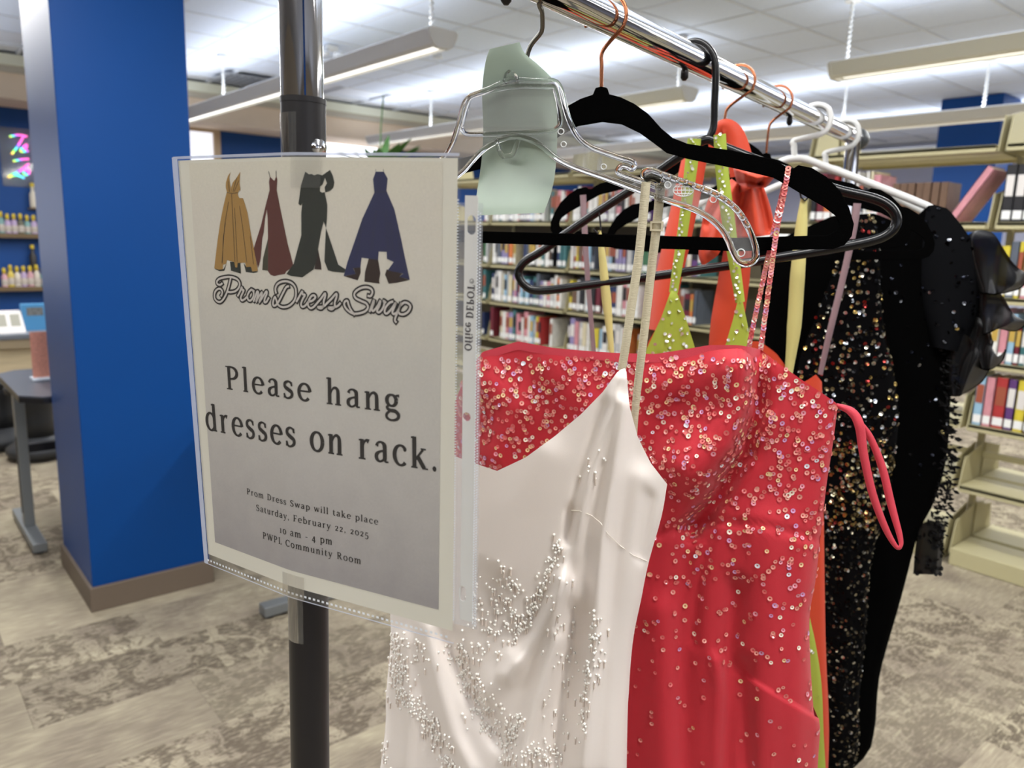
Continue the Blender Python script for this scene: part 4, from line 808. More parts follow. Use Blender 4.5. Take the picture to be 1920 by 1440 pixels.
GL = {
 ' ': ([], 0.30), '.': ([_dot(0.10, 0.055, 0.062)], 0.24), ',': ([_dot(0.10, 0.055, 0.055), _cv([(0.13, 0.05, 0.06), (0.13, -0.03, 0.04), (0.07, -0.11, 0.02)])], 0.24), '-': ([_ln(0.03, 0.22, 0.27, 0.22, 0.055)], 0.30),
 'P': ([_st(0.17, 0, 0.70), _se(0.17, 0.018, 0.12), _se(0.13, 0.682, 0.09), _ln(0.17, 0.68, 0.28, 0.68, t_), _ln(0.17, 0.33, 0.28, 0.33, t_), _ar(0.28, 0.505, 0.24, 0.198, -90, 90)], 0.60),
 'R': ([_st(0.17, 0, 0.70), _se(0.17, 0.018, 0.12), _se(0.13, 0.682, 0.09), _ln(0.17, 0.68, 0.28, 0.68, t_), _ln(0.17, 0.35, 0.30, 0.35, t_), _ar(0.28, 0.515, 0.23, 0.188, -90, 90), _ln(0.32, 0.35, 0.54, 0.03, T_), _se(0.58, 0.018, 0.09)], 0.68),
 'D': ([_st(0.17, 0, 0.70), _se(0.14, 0.018, 0.10), _se(0.14, 0.682, 0.10), _ln(0.17, 0.68, 0.30, 0.68, t_), _ln(0.17, 0.02, 0.30, 0.02, t_), _ar(0.30, 0.35, 0.32, 0.352, -90, 90)], 0.72),
 'S': ([_cv([(0.43, 0.54, t_), (0.38, 0.65, t_), (0.26, 0.682, t_), (0.13, 0.62, T_ * 0.9), (0.13, 0.48, T_), (0.27, 0.37, T_), (0.42, 0.27, T_), (0.43, 0.12, T_ * 0.9), (0.30, 0.022, t_), (0.16, 0.04, t_), (0.085, 0.18, t_)]), _ln(0.43, 0.52, 0.43, 0.69, 0.04), _ln(0.085, 0.01, 0.085, 0.18, 0.04)], 0.54),
 'F': ([_st(0.17, 0, 0.70), _se(0.17, 0.018, 0.12), _ln(0.04, 0.68, 0.50, 0.68, 0.042), _ln(0.17, 0.36, 0.40, 0.36, t_), _ln(0.49, 0.69, 0.49, 0.54, 0.042), _ln(0.40, 0.28, 0.40, 0.44, 0.035)], 0.55),
 'C': ([_ar(0.36, 0.35, 0.30, 0.352, 42, 318, 24), _ln(0.565, 0.46, 0.565, 0.68, 0.04)], 0.64),
 'W': ([_ln(0.09, 0.68, 0.26, 0.02, T_), _ln(0.26, 0.02, 0.44, 0.66, t_), _ln(0.44, 0.66, 0.62, 0.02, T_), _ln(0.62, 0.02, 0.80, 0.68, t_), _se(0.09, 0.682, 0.09), _se(0.44, 0.682, 0.08), _se(0.80, 0.682, 0.08)], 0.88),
 'L': ([_st(0.17, 0, 0.70), _se(0.17, 0.682, 0.12), _ln(0.05, 0.018, 0.50, 0.018, 0.042), _ln(0.49, 0.0, 0.49, 0.18, 0.042)], 0.55),
 'O': ([_ar(0.37, 0.35, 0.32, 0.352, 0, 360, 30)], 0.74), 'E': ([_st(0.17, 0, 0.70), _ln(0.05, 0.68, 0.50, 0.68, 0.05), _ln(0.17, 0.36, 0.42, 0.36, t_), _ln(0.05, 0.018, 0.52, 0.018, 0.05), _ln(0.50, 0.0, 0.50, 0.17, 0.04), _ln(0.48, 0.54, 0.48, 0.69, 0.04)], 0.58),
 'T': ([_st(0.30, 0, 0.70), _se(0.30, 0.018, 0.12), _ln(0.03, 0.68, 0.57, 0.68, 0.05), _ln(0.04, 0.52, 0.04, 0.69, 0.04), _ln(0.56, 0.52, 0.56, 0.69, 0.04)], 0.60),
 'l': ([_st(0.13, 0, 0.74), _se(0.13, 0.018), _flag(0.13, 0.74)], 0.27), 'i': ([_st(0.13, 0, 0.49), _se(0.13, 0.018), _flag(0.13, 0.49), _dot(0.125, 0.645, 0.06)], 0.27),
 'f': ([_st(0.15, 0, 0.60), _se(0.15, 0.018), _cv([(0.15, 0.58, T_), (0.18, 0.70, t_), (0.28, 0.73, t_), (0.34, 0.68, T_)]), _ln(0.03, 0.47, 0.30, 0.47, 0.042)], 0.34),
 'e': ([_ar(0.27, 0.245, 0.22, 0.262, 5, 318, 24), _ln(0.08, 0.27, 0.46, 0.27, 0.042)], 0.51),
 'a': ([_cv([(0.10, 0.38, T_ * 0.9), (0.14, 0.46, t_), (0.24, 0.487, t_), (0.34, 0.43, T_), (0.355, 0.34, T_)]), _st(0.355, 0.09, 0.36), _cv([(0.355, 0.10, T_), (0.38, 0.03, t_), (0.47, 0.03, t_ * 0.7)]), _cv([(0.34, 0.29, t_), (0.20, 0.255, t_), (0.10, 0.18, T_ * 0.9), (0.10, 0.08, T_ * 0.9), (0.19, 0.018, t_), (0.30, 0.06, t_), (0.35, 0.14, t_)])], 0.50),
 's': ([_cv([(0.34, 0.37, t_), (0.30, 0.46, t_), (0.20, 0.487, t_), (0.10, 0.43, T_ * 0.8), (0.10, 0.33, T_ * 0.9), (0.21, 0.26, T_), (0.33, 0.19, T_ * 0.9), (0.33, 0.08, T_ * 0.8), (0.22, 0.015, t_), (0.12, 0.03, t_), (0.065, 0.14, t_)]), _ln(0.34, 0.36, 0.34, 0.48, 0.035), _ln(0.065, 0.01, 0.065, 0.14, 0.035)], 0.42),
 'h': ([_st(0.13, 0, 0.74), _se(0.13, 0.018), _flag(0.13, 0.74)] + _arch(0.15, 0.41), 0.56), 'n': ([_st(0.13, 0, 0.49), _se(0.13, 0.018), _flag(0.13, 0.49)] + _arch(0.15, 0.41), 0.56),
 'm': ([_st(0.13, 0, 0.49), _se(0.13, 0.018), _flag(0.13, 0.49)] + _arch(0.15, 0.40) + _arch(0.42, 0.67), 0.82),
 'g': ([_ar(0.22, 0.33, 0.175, 0.175, 0, 360, 24), _cv([(0.33, 0.44, t_), (0.39, 0.47, t_), (0.46, 0.47, T_ * 0.7)]), _cv([(0.14, 0.20, t_), (0.08, 0.13, T_ * 0.7), (0.16, 0.065, T_ * 0.8), (0.33, 0.05, T_ * 0.9), (0.43, -0.04, T_ * 0.9), (0.39, -0.15, T_ * 0.7), (0.22, -0.20, t_), (0.08, -0.15, T_ * 0.7), (0.07, -0.05, T_ * 0.7), (0.16, 0.04, t_)])], 0.50),
 'd': ([_ar(0.25, 0.245, 0.21, 0.262, 35, 325, 24), _st(0.41, 0, 0.74), _flag(0.41, 0.74), _ln(0.41, 0.018, 0.51, 0.018, 0.036)], 0.56),
 'r': ([_st(0.13, 0, 0.49), _se(0.13, 0.018, 0.11), _flag(0.13, 0.49), _cv([(0.15, 0.30, t_), (0.20, 0.42, t_), (0.28, 0.475, T_ * 0.6), (0.35, 0.45, T_ * 1.1)])], 0.42),
 'o': ([_ar(0.26, 0.245, 0.22, 0.262, 0, 360, 26)], 0.53), 'c': ([_ar(0.27, 0.245, 0.22, 0.262, 48, 318, 22), _dot(0.40, 0.40, 0.055)], 0.48),
 'k': ([_st(0.13, 0, 0.74), _se(0.13, 0.018), _flag(0.13, 0.74), _ln(0.15, 0.19, 0.39, 0.46, t_), _ln(0.23, 0.28, 0.43, 0.02, T_), _se(0.46, 0.018, 0.08), _se(0.40, 0.472, 0.08)], 0.55),
 'w': ([_ln(0.07, 0.47, 0.21, 0.02, T_), _ln(0.21, 0.02, 0.35, 0.46, t_), _ln(0.35, 0.46, 0.49, 0.02, T_), _ln(0.49, 0.02, 0.62, 0.47, t_), _se(0.07, 0.472, 0.075), _se(0.35, 0.472, 0.06), _se(0.62, 0.472, 0.07)], 0.69),
 'p': ([_st(0.13, -0.22, 0.49), _se(0.13, -0.202), _flag(0.13, 0.49), _ar(0.29, 0.245, 0.21, 0.262, -145, 145, 24)], 0.55), 'b': ([_st(0.13, 0, 0.74), _flag(0.13, 0.74), _ar(0.29, 0.245, 0.21, 0.262, -145, 145, 24)], 0.55),
 't': ([_cv([(0.15, 0.62, 0.05), (0.15, 0.40, T_), (0.15, 0.12, T_), (0.21, 0.022, t_), (0.32, 0.06, t_)]), _ln(0.03, 0.472, 0.31, 0.472, 0.04)], 0.36),
 'u': ([_flag(0.13, 0.49), _cv([(0.13, 0.48, T_), (0.13, 0.16, T_), (0.18, 0.03, t_ * 1.2), (0.28, 0.025, t_), (0.40, 0.15, t_)]), _st(0.41, 0, 0.49), _flag(0.41, 0.49), _ln(0.41, 0.018, 0.50, 0.018, 0.036)], 0.56),
 'y': ([_ln(0.09, 0.47, 0.26, 0.03, T_), _cv([(0.42, 0.47, t_), (0.26, 0.03, t_), (0.19, -0.14, t_), (0.10, -0.20, t_), (0.05, -0.17, T_ * 0.8)]), _se(0.09, 0.472, 0.08), _se(0.42, 0.472, 0.07)], 0.50),
 '2': ([_cv([(0.08, 0.37, T_), (0.13, 0.46, t_), (0.23, 0.487, t_), (0.34, 0.40, T_), (0.28, 0.25, T_ * 0.8), (0.08, 0.04, t_)]), _ln(0.05, 0.035, 0.38, 0.035, T_ * 0.8)], 0.45), '0': ([_ar(0.25, 0.245, 0.21, 0.262, 0, 360, 26)], 0.51), '1': ([_st(0.17, 0, 0.49), _se(0.17, 0.018), _flag(0.17, 0.49)], 0.36),
 '5': ([_ln(0.10, 0.46, 0.37, 0.46, T_ * 0.8), _ln(0.11, 0.46, 0.09, 0.18, t_), _cv([(0.09, 0.18, t_), (0.20, 0.23, t_), (0.35, 0.15, T_ * 0.9), (0.36, -0.04, T_), (0.22, -0.17, t_), (0.07, -0.12, T_ * 0.8)])], 0.46), '4': ([_ln(0.30, 0.48, 0.04, 0.05, t_), _ln(0.03, 0.04, 0.43, 0.04, T_ * 0.7), _ln(0.30, 0.48, 0.30, -0.17, T_)], 0.48),
}
def text_line(nm, txt, pA, pB, cap_px, parent, track=0.0, m=INK, off=0.00036, bold=1.0):
    """set txt between two points of its baseline; cap_px: a point at the top of the first capital or ascender"""
    A = suv(*pA) * (1, 0.286); B = suv(*pB) * (1, 0.286); Cp = suv(*cap_px) * (1, 0.286)
    em = np.linalg.norm(Cp - A) / 0.70; tot = sum(GL[c][1] + track for c in txt) - track; ex = (B - A) / tot; ey = np.array([-ex[1], ex[0]]); ey = ey / np.linalg.norm(ey) * em
    sx = np.linalg.norm(ex); mb = MB(); x = 0.0
    for c in txt:
        for st in GL[c][0]:
            # widen sparse strokes so that the print follows the bend of the sheet
            pts = [A + ex * (x + p[0]) + ey * p[1] for p in st]
            if len(pts) == 2: pts = [pts[0], (pts[0] + pts[1]) / 2, pts[1]]; ws = [st[0][2], st[0][2], st[1][2]]
            else: ws = [p[2] for p in st]
            strip(mb, pts, [w * bold * (sx + em) / 2 for w in ws], off)
        x += GL[c][1] + track
    return mb.build(nm, m, parent, recalc=False)
text_line('lettering', 'Please hang', (424, 729), (752, 776), (426, 686.5), sign, 0.09, bold=1.12)
text_line('lettering', 'dresses on rack.', (387, 805), (824, 885), (396, 763), sign, 0.08, bold=1.12)
text_line('lettering', 'Prom Dress Swap will take place', (463, 926), (710, 984), (464, 915.5), sign, 0.09, bold=1.15)
text_line('lettering', 'Saturday, February 22, 2025', (481, 957), (692, 1008), (482, 946), sign, 0.09, bold=1.15)
text_line('lettering', '10 am - 4 pm', (525, 998.5), (624, 1022), (526, 986), sign, 0.09, bold=1.15)
text_line('lettering', 'PWPL Community Room', (493, 1009), (678, 1058), (494, 997.5), sign, 0.09, bold=1.15)

# the clear sleeve itself
FILM = mat_film('sleeve_film', '#ffffff', gloss=0.05, rough=0.2, veil=0.03, veilcol='#efeee6')
LITEDGE = mat_film('sleeve_edge', '#f2f6ff', gloss=0.2, rough=0.15, veil=0.72, veilcol='#dfe6f8')  # bluish-white veil paints the light coming through the film edges
slv = thing('sheet_protector', 'clear plastic sheet protector taped to the rack post around the notice', 'sleeve', so)
mb = MB(); sheet_grid(mb, -0.0006, SWD + 0.0005, 0.0, 1.004, 0.0008); mb.build('front_film', FILM, slv, smooth=True, recalc=False)
mb = MB(); sheet_grid(mb, -0.0006, SWD + 0.0005, 0.0, 1.004, -0.0008); mb.build('back_film', FILM, slv, smooth=True, recalc=False)
mb = MB(); sheet_grid(mb, -0.0012, 0.0036, 0.0, 1.004, 0.0010, 3, 24); mb.build('side_weld', LITEDGE, slv, smooth=True, recalc=False)
mb = MB(); sheet_grid(mb, -0.0006, SWD, 1.0, 1.006, 0.0006, 40, 1); mb.build('top_lip', LITEDGE, slv, smooth=True, recalc=False)
mb = MB(); sheet_grid(mb, -0.0006, SWD, -0.001, 0.0015, 0.0009, 40, 1); mb.build('bottom_weld', LITEDGE, slv, smooth=True, recalc=False)
dots = MB()
for k in range(60):
    u = 0.004 + k * 0.0035; q = 0.0009
    for a, b in ((u, 0.0115),): dots.add([S(a - q, b - 0.0025, 0.0011), S(a + q, b - 0.0025, 0.0011), S(a + q, b + 0.0025, 0.0011), S(a - q, b + 0.0025, 0.0011)], [(0, 1, 2, 3)])
bu0 = suv(869, 700)[0]; bu1 = suv(893, 700)[0]; BW = suv(902, 700)[0]
for k in range(150):
    v = 0.055 + k * 0.0058; q = 0.00045
    for a in (SWD - 0.0002, BW - 0.0012, BW - 0.0026):
        if a > SWD and v > 0.90: continue
        vv = v + (0.0029 if a == BW - 0.0026 else 0); dots.add([S(a - q, vv - q / 0.286, 0.0012), S(a + q, vv - q / 0.286, 0.0012), S(a + q, vv + q / 0.286, 0.0012), S(a - q, vv + q / 0.286, 0.0012)], [(0, 1, 2, 3)])
stuff(dots.build('weld_dots', mat('weld_white', '#e9edf2', 0.4), slv, recalc=False))
mb = MB(); sheet_grid(mb, SWD, BW, 0.045, 0.915, 0.0004, 6, 24); mb.build('binding_film', mat_film('binding_film', gloss=0.15, veil=0.25, veilcol='#dfe4ee'), slv, smooth=True, recalc=False)
# white punched strip
vt, vb = suv(888, 367)[1], suv(868, 1161)[1]
loop = [(bu0, vb), (bu1, vb), (bu1, vt), (bu0, vt)]
holes = []
for (cx, cy, ru, rv) in ((885, 422, 0.0028, 0.0052), (876, 781, 0.0026, 0.0026), (868, 1112, 0.0024, 0.0047)):
    c = suv(cx, cy); hl = []
    for k in range(20):
        a = 2 * math.pi * k / 20; ex_ = max(0, rv - ru); hl.append((c[0] + ru * math.cos(a), c[1] + (ru * math.sin(a) + math.copysign(ex_, math.sin(a))) / 0.286))
    holes.append(hl)
def sp_pt(a, b, c=0.0): return S(a, b / 0.286, 0.0006 + c)
MB().prism([[(a, b * 0.286) for a, b in loop]] + [[(a, b * 0.286) for a, b in h][::-1] for h in holes], sp_pt, 0.0002).build('binding_strip', mat('strip_white', '#d8d7d2', 0.5), slv, recalc=False)
# maker's name, seen from behind, so in mirror writing up the strip
b0 = suv(878.5, 657); b1 = suv(884.5, 533); mbx = MB(); txt = 'Office DEPOT'; tot = sum(GL[c][1] + 0.06 for c in txt); em = 0.0046 / 0.70; x = 0
for c in txt:
    for st in GL[c][0]:
        pts = []
        for p in st:
            f_ = (x + p[0]) / tot; base_ = b0 * (1 - f_) + b1 * f_; pts.append(np.array([base_[0] - 0.0022 + em * p[1], base_[1] * 0.286]))
        strip(mbx, pts, [p[2] * 1.35 * em for p in st], 0.0009)
    x += GL[c][1] + 0.06
rc = suv(886, 527) * (1, 0.286)
strip(mbx, [rc + 0.0012 * np.array([math.cos(a), math.sin(a)]) for a in np.linspace(0, 2 * math.pi, 16)], 0.0003, 0.0009)
strip(mbx, [rc + (-0.0004, -0.0005), rc + (0.0006, -0.0005)], 0.0003, 0.0009); strip(mbx, [rc + (0.0002, -0.0005), rc + (0.0006, 0.0005)], 0.0003, 0.0009)
mbx.build('strip_lettering', mat('strip_ink', '#4a4648', 0.6), slv, recalc=False)
# clear tape
TAPE = mat_film('tape_film', '#ffffff', gloss=0.10, rough=0.05, veil=0.05, veilcol='#eef0ea')
tp = thing('adhesive_tape', 'piece of clear tape fixing the bottom edge of the sleeve to the black post', 'tape', S(SFD, -0.02))
mb = MB(); u0, v1_ = suv(533, 1070); u1, _v = suv(573, 1080); G = []
for j in range(9):
    v = v1_ * (1 - j / 8) - 0.0 * j; G.append([S(u0 + (u1 - u0) * i / 6, v, 0.0016) for i in range(7)])
mb.grid(np.array(G)); mb.build('upper_half', TAPE, tp, smooth=True, recalc=False)
def pole_patch(z0, z1, x0, x1, r=0.0142, n=8):
    """a strip lying on the round post between two sight-line columns"""
    G = []
    for j in range(7):
        z = z0 + (z1 - z0) * j / 6; c = pole(z); row_ = []
        f = -FW * (1, 1, 0); f /= np.linalg.norm(f); rr = RT * (1, 1, 0); rr /= np.linalg.norm(rr)
        for i in range(n + 1):
            s_ = (x0 + (x1 - x0) * i / n); row_.append(c + r * (rr * s_ + f * math.sqrt(max(0, 1 - s_ * s_))))
        G.append(row_)
    return np.array(G)
zb = onplane(560, 1188, pole(1.2), FW * (1, 1, 0))[2]
MB().grid(pole_patch(S(SFD, 0)[2] - 0.001, zb, -0.98, 0.0)).build('lower_half', TAPE, tp, smooth=True, recalc=False)
tp2 = thing('adhesive_tape', 'piece of clear tape fixing the top edge of the sleeve to the black post', 'tape', S(SFD, 1.0))
MB().grid(pole_patch(onplane(560, 216, pole(1.55), FW * (1, 1, 0))[2], S(SFD, 1.0)[2], -0.98, -0.05)).build('upper_half', TAPE, tp2, smooth=True, recalc=False)
mb = MB(); u0, v0_ = suv(548, 352); u1, _v = suv(604, 350); G = []
for j in range(9): G.append([S(u0 + (u1 - u0) * i / 8, v0_ + (1.0 - v0_) * j / 8, 0.0016) for i in range(9)])
mb.grid(np.array(G)); mb.build('lower_half', TAPE, tp2, smooth=True, recalc=False)
# ================================================================== DRESSES
def poly_dist(P, line):
    L = np.array(line); best = np.full(len(P), 1e9)
    for a, b in zip(L[:-1], L[1:]):
        d = b - a; t = np.clip(((P - a) @ d) / max(d @ d, 1e-12), 0, 1); best = np.minimum(best, np.linalg.norm(P - (a + t[:, None] * d), axis=1))
    return best
def rs_t(pts, t):
    P = np.array([np.asarray(p, float) for p in pts]); d = np.r_[0, np.cumsum(np.linalg.norm(np.diff(P, axis=0), axis=1))]; d /= d[-1]
    return np.stack([np.interp(t, d, P[:, k]) for k in range(2)], 1)
def cloth(F, top, left, right, bottom=None, nu=60, nv=90, c0=0.0, bulge=0.03, folds=(), kp=1.5, pleats=(0, 0, 0), sm=True, bp=0.5):
    """a hanging cloth: four edges on the hanger's plane, pushed out along the sight lines by the body's bulge and by folds"""
    cv = lambda l: [np.asarray(F.ab(*p)) if len(p) == 2 else np.array(p[1:]) for p in l]
    ts = np.linspace(0, 1, nv) ** kp; us = np.linspace(0, 1, nu)
    T = rs_t(smooth_curve(cv(top), 4) if sm == 'all' else cv(top), us); Lc = rs_t(smooth_curve(cv(left), 4), ts); Rc = rs_t(smooth_curve(cv(right), 4), ts)
    Bc = rs_t(cv(bottom), us) if bottom else rs_t([Lc[-1], Rc[-1]], us)
    T[0], T[-1], Bc[0], Bc[-1] = Lc[0], Rc[0], Lc[-1], Rc[-1]
    U, V = np.meshgrid(us, ts); U = U[..., None]; V = V[..., None]
    AB = (1 - V) * T[None] + V * Bc[None] + (1 - U) * Lc[:, None] + U * Rc[:, None] - ((1 - U) * (1 - V) * Lc[0] + U * (1 - V) * Rc[0] + (1 - U) * V * Lc[-1] + U * V * Rc[-1])
    fl = AB.reshape(-1, 2); c = c0 + bulge * np.clip(1 - (2 * U[..., 0] - 1) ** 2, 0, 1).reshape(-1) ** bp
    for line, amp, wd in folds: c = c + amp * np.exp(-(poly_dist(fl, cv(line)) / wd) ** 2)
    if pleats[0]: c = c + pleats[0] * np.sin(U[..., 0] * pleats[1] + 1.3 * np.sin(V[..., 0] * 3)).reshape(-1) * np.clip(V[..., 0].reshape(-1) * pleats[2], 0, 1)
    out = []
    for (a, b), cc_ in zip(fl, c):
        p = F.pt(a, b); d = p - CAM; d /= np.linalg.norm(d); k = abs(d @ F.n); out.append(p - d * cc_ / max(k, 0.3))
    return np.array(out).reshape(nv, nu, 3)
def gpt(G, u, v):
    nr, nc = G.shape[:2]; x = u * (nc - 1); y = v * (nr - 1); i = min(int(y), nr - 2); j = min(int(x), nc - 2); fx, fy = x - j, y - i
    p = (1 - fx) * (1 - fy) * G[i, j] + fx * (1 - fy) * G[i, j + 1] + (1 - fx) * fy * G[i + 1, j] + fx * fy * G[i + 1, j + 1]
    n = np.cross(G[i, j + 1] - G[i, j] + G[i + 1, j + 1] - G[i + 1, j], G[i + 1, j] - G[i, j] + G[i + 1, j + 1] - G[i, j + 1]); L = np.linalg.norm(n); n = n / L if L > 1e-12 else -FW
    if n @ FW > 0: n = -n
    return p, n
def disc(mb, p, n, r, jit, off, hole=0.32, k=9, cup=0.15):
    n = n + np.array([random.gauss(0, jit) for _ in range(3)]); n /= np.linalg.norm(n); a = np.cross(n, (0.3, 0.5, 0.81)); a /= np.linalg.norm(a); b = np.cross(n, a); p = p + n * off
    vs_ = [p + n * r * cup + r * (math.cos(2 * math.pi * q / k) * a + math.sin(2 * math.pi * q / k) * b) for q in range(k)] + [p + hole * r * (math.cos(2 * math.pi * q / k) * a + math.sin(2 * math.pi * q / k) * b) for q in range(k)]
    mb.add(vs_, [(q, (q + 1) % k, k + (q + 1) % k, k + q) for q in range(k)])
def scatter(G, n, weight, r, jit=0.16, off=0.0009, umin=0.0, vmax=1.0, hole=0.32):
    cell = np.linalg.norm(np.cross(G[:-1, 1:] - G[:-1, :-1], G[1:, :-1] - G[:-1, :-1]), axis=2); nr, nc = cell.shape
    ctr = (G[:-1, :-1] + G[1:, 1:]) / 2; W = np.zeros_like(cell)
    for i in range(nr):
        for j in range(nc):
            q = proj(ctr[i, j]); W[i, j] = cell[i, j] * weight(q[0], q[1]) if -50 < q[1] < 1600 else 0
    W = (W / W.sum()).reshape(-1); rng = np.random.default_rng(5); idx = rng.choice(len(W), n, p=W); mb = MB()
    for k in idx:
        i, j = divmod(k, nc); p, nn = gpt(G, (j + random.random()) / nc, (i + random.random()) / nr); disc(mb, p, nn, r * random.uniform(0.85, 1.15), jit, off, hole)
    return mb
def two_sided(G, Gb=None):
    mb = MB().grid(G)
    if Gb is not None: mb.grid(Gb[:, ::-1])
    return mb
def ribbon(F, pts, w, c=0.0, thick=0.0008, n=6, tw=None, cs=None):
    """flat strap along sight points; w in metres (one or per point)"""
    P = [np.asarray(F.ab(*p)) if len(p) == 2 else np.array(p[1:]) for p in pts]; P = smooth_curve(P, n); m = len(P); ws = np.interp(np.linspace(0, 1, m), np.linspace(0, 1, len(w)), w) if hasattr(w, '__len__') else [w] * m
    cs_ = np.interp(np.linspace(0, 1, m), np.linspace(0, 1, len(cs)), cs) if cs is not None else [c] * m
    rows = []
    for i in range(m):
        d = P[min(i + 1, m - 1)] - P[max(i - 1, 0)]; d /= np.linalg.norm(d); nn = np.array([-d[1], d[0]]); th = 0 if tw is None else tw[0] + (tw[1] - tw[0]) * i / (m - 1)
        o = nn * ws[i] / 2 * math.cos(th); oc = ws[i] / 2 * math.sin(th)
        rows.append([F.pt(*(P[i] - o), cs_[i] - oc), F.pt(*P[i], cs_[i] + 0.0006), F.pt(*(P[i] + o), cs_[i] + oc), F.pt(*(P[i] + o), cs_[i] + oc - thick), F.pt(*P[i], cs_[i] + 0.0006 - thick), F.pt(*(P[i] - o), cs_[i] - oc - thick)])
    return MB().grid(np.array(rows), wrap=True)
def satin(name, c, rough=0.5, bump=0.25, bscale=1500, sheen=0.2, spec=0.35): return mat(name, c, rough, spec=spec, bump=bump, bscale=bscale, sheen=sheen)

# ------------------------------------------------------------------ black gown with organza ruffles (farthest in view)
BLK = mat('gown_black', '#040404', 0.95, spec=0.03); ORG = mat_film('organza_black', '#343438', gloss=0.04, rough=0.4, veil=0.5, veilcol='#0e0e10')
F = F_w1
gown = thing('evening_gown', 'plain black evening gown with ruffled organza sleeve at the far right of the rack', 'dress', F.pt(0.05, -1.35))
Gg = cloth(F, [(1425, 470), (1480, 440), (1560, 405), (1640, 400), (1700, 425), (1745, 384), (1775, 394), (1800, 425)], [(1425, 470), (1440, 700), (1490, 1000), (1500, 1440), ('ab', -0.22, -1.25)],
          [(1800, 425), (1792, 560), (1784, 700), (1776, 850), (1752, 940), (1722, 1000), (1690, 1120), (1650, 1260), (1605, 1440), ('ab', -0.06, -1.25)], nu=40, nv=60, bulge=0.03, folds=[([(1700, 450), (1690, 700), (1660, 1100)], 0.008, 0.02)])
two_sided(Gg, cloth(F, [(1425, 470), (1480, 440), (1560, 405), (1640, 400), (1700, 425), (1745, 384), (1775, 394), (1800, 425)], [(1425, 470), (1440, 700), (1490, 1000), (1500, 1440), ('ab', -0.22, -1.25)],
          [(1800, 425), (1792, 560), (1784, 700), (1776, 850), (1752, 940), (1722, 1000), (1690, 1120), (1650, 1260), (1605, 1440), ('ab', -0.06, -1.25)], nu=40, nv=60, bulge=-0.03)).build('gown_body', BLK, gown, smooth=True, recalc=False)
cap_t = [(1722, 402), (1745, 382), (1778, 391), (1805, 425), (1835, 470), (1848, 520), (1851, 570)]
Gc = cloth(F, cap_t, [(1722, 402), (1712, 480), (1718, 560), (1745, 650)], [(1851, 570), (1830, 610), (1800, 660)], nu=24, nv=20, c0=0.006, bulge=0.035, kp=1)
two_sided(Gc).build('sleeve_cap', mat('sleeve_velvet', '#07080b', 0.8, spec=0.1), gown, smooth=True, recalc=False)
stuff(scatter(Gc, 70, lambda x, y: 1, 0.0030, 0.5, 0.001, hole=0.1).build('sequins', mat_islands('seq_silver', [(0, '#0a0b10'), (0.45, '#20222a'), (0.75, '#8e9096'), (0.93, '#c9b67a')], 0.2, 0.9), gown, recalc=False))
stuff(scatter(Gg, 60, lambda x, y: 1 if (1640 < x < 1790 and 400 < y < 900) else 0, 0.0030, 0.5, 0.001, hole=0.1).build('sequins', MATS['seq_silver'], gown, recalc=False))
RUF = [([(1808, 446), (1832, 432), (1862, 437), (1884, 470), (1904, 498), (1928, 514)], [(1808, 446), (1822, 500), (1836, 548)], [(1928, 514), (1916, 538), (1888, 548)], [(1836, 548), (1862, 552), (1888, 548)]),
       ([(1830, 520), (1856, 530), (1880, 555), (1902, 590), (1928, 603)], [(1830, 520), (1834, 570), (1842, 628)], [(1928, 603), (1905, 620), (1872, 615)], [(1842, 628), (1858, 622), (1872, 615)]),
       ([(1826, 590), (1846, 606), (1856, 640), (1870, 668), (1885, 656)], [(1826, 590), (1824, 650), (1838, 690)], [(1885, 656), (1878, 678), (1862, 690)], [(1838, 690), (1850, 694), (1862, 690)]),
       ([(1780, 620), (1815, 630), (1842, 668), (1856, 690)], [(1780, 620), (1776, 690), (1782, 742)], [(1856, 690), (1840, 716), (1812, 734)], [(1782, 742), (1798, 742), (1812, 734)]),
       ([(1800, 560), (1830, 575), (1850, 600), (1862, 640)], [(1800, 560), (1790, 640), (1790, 700)], [(1862, 640), (1850, 690), (1830, 710)], [(1790, 700), (1810, 712), (1830, 710)])]
for q, (tp_, lf, rg, bt) in enumerate(RUF):
    G = cloth(F, tp_, lf, rg, bt, nu=26, nv=14, c0=0.02 - q * 0.006, bulge=0.03, kp=1, pleats=(0.007, 7 + q * 1.5, 50), sm='all')
    rf = two_sided(G).build('ruffle', ORG, gown, smooth=True, recalc=False)
    MB().tube([G[-1, j] for j in range(26)], 0.0012, 5).tube([G[i, -1] for i in range(14)], 0.0012, 5).build('hem', BLK, rf, smooth=True)
fr = MB()
for k in range(420):
    t0 = random.random(); y = 560 + t0 * 450; x = np.interp(y, [560, 700, 850, 960, 1010], [1775, 1778, 1778, 1768, 1755]) + random.uniform(-26, 6)
    a, b = F.ab(x, y); an = random.uniform(-1.2, 0.5); ln = random.uniform(0.006, 0.015); d = np.array([math.cos(an), math.sin(an)]); w = np.array([-d[1], d[0]]) * ln * 0.22; cc_ = random.uniform(0.0, 0.03)
    o = np.array([a, b]); fr.add([F.pt(*o, cc_), F.pt(*(o + d * ln * 0.5 + w), cc_ + 0.003), F.pt(*(o + d * ln), cc_), F.pt(*(o + d * ln * 0.5 - w), cc_ + 0.002)], [(0, 1, 2, 3)])
stuff(fr.build('lace_fringe', mat('lace_black', '#0b0b0c', 0.7, spec=0.2), gown, recalc=False))
G = cloth(F, [(1722, 985), (1745, 975), (1772, 985)], [(1722, 985), (1716, 1030), (1712, 1076)], [(1772, 985), (1768, 1030), (1764, 1078)], nu=12, nv=10, c0=0.0, bulge=0.01, kp=1)
two_sided(G).build('lace_hem', ORG, gown, smooth=True, recalc=False)
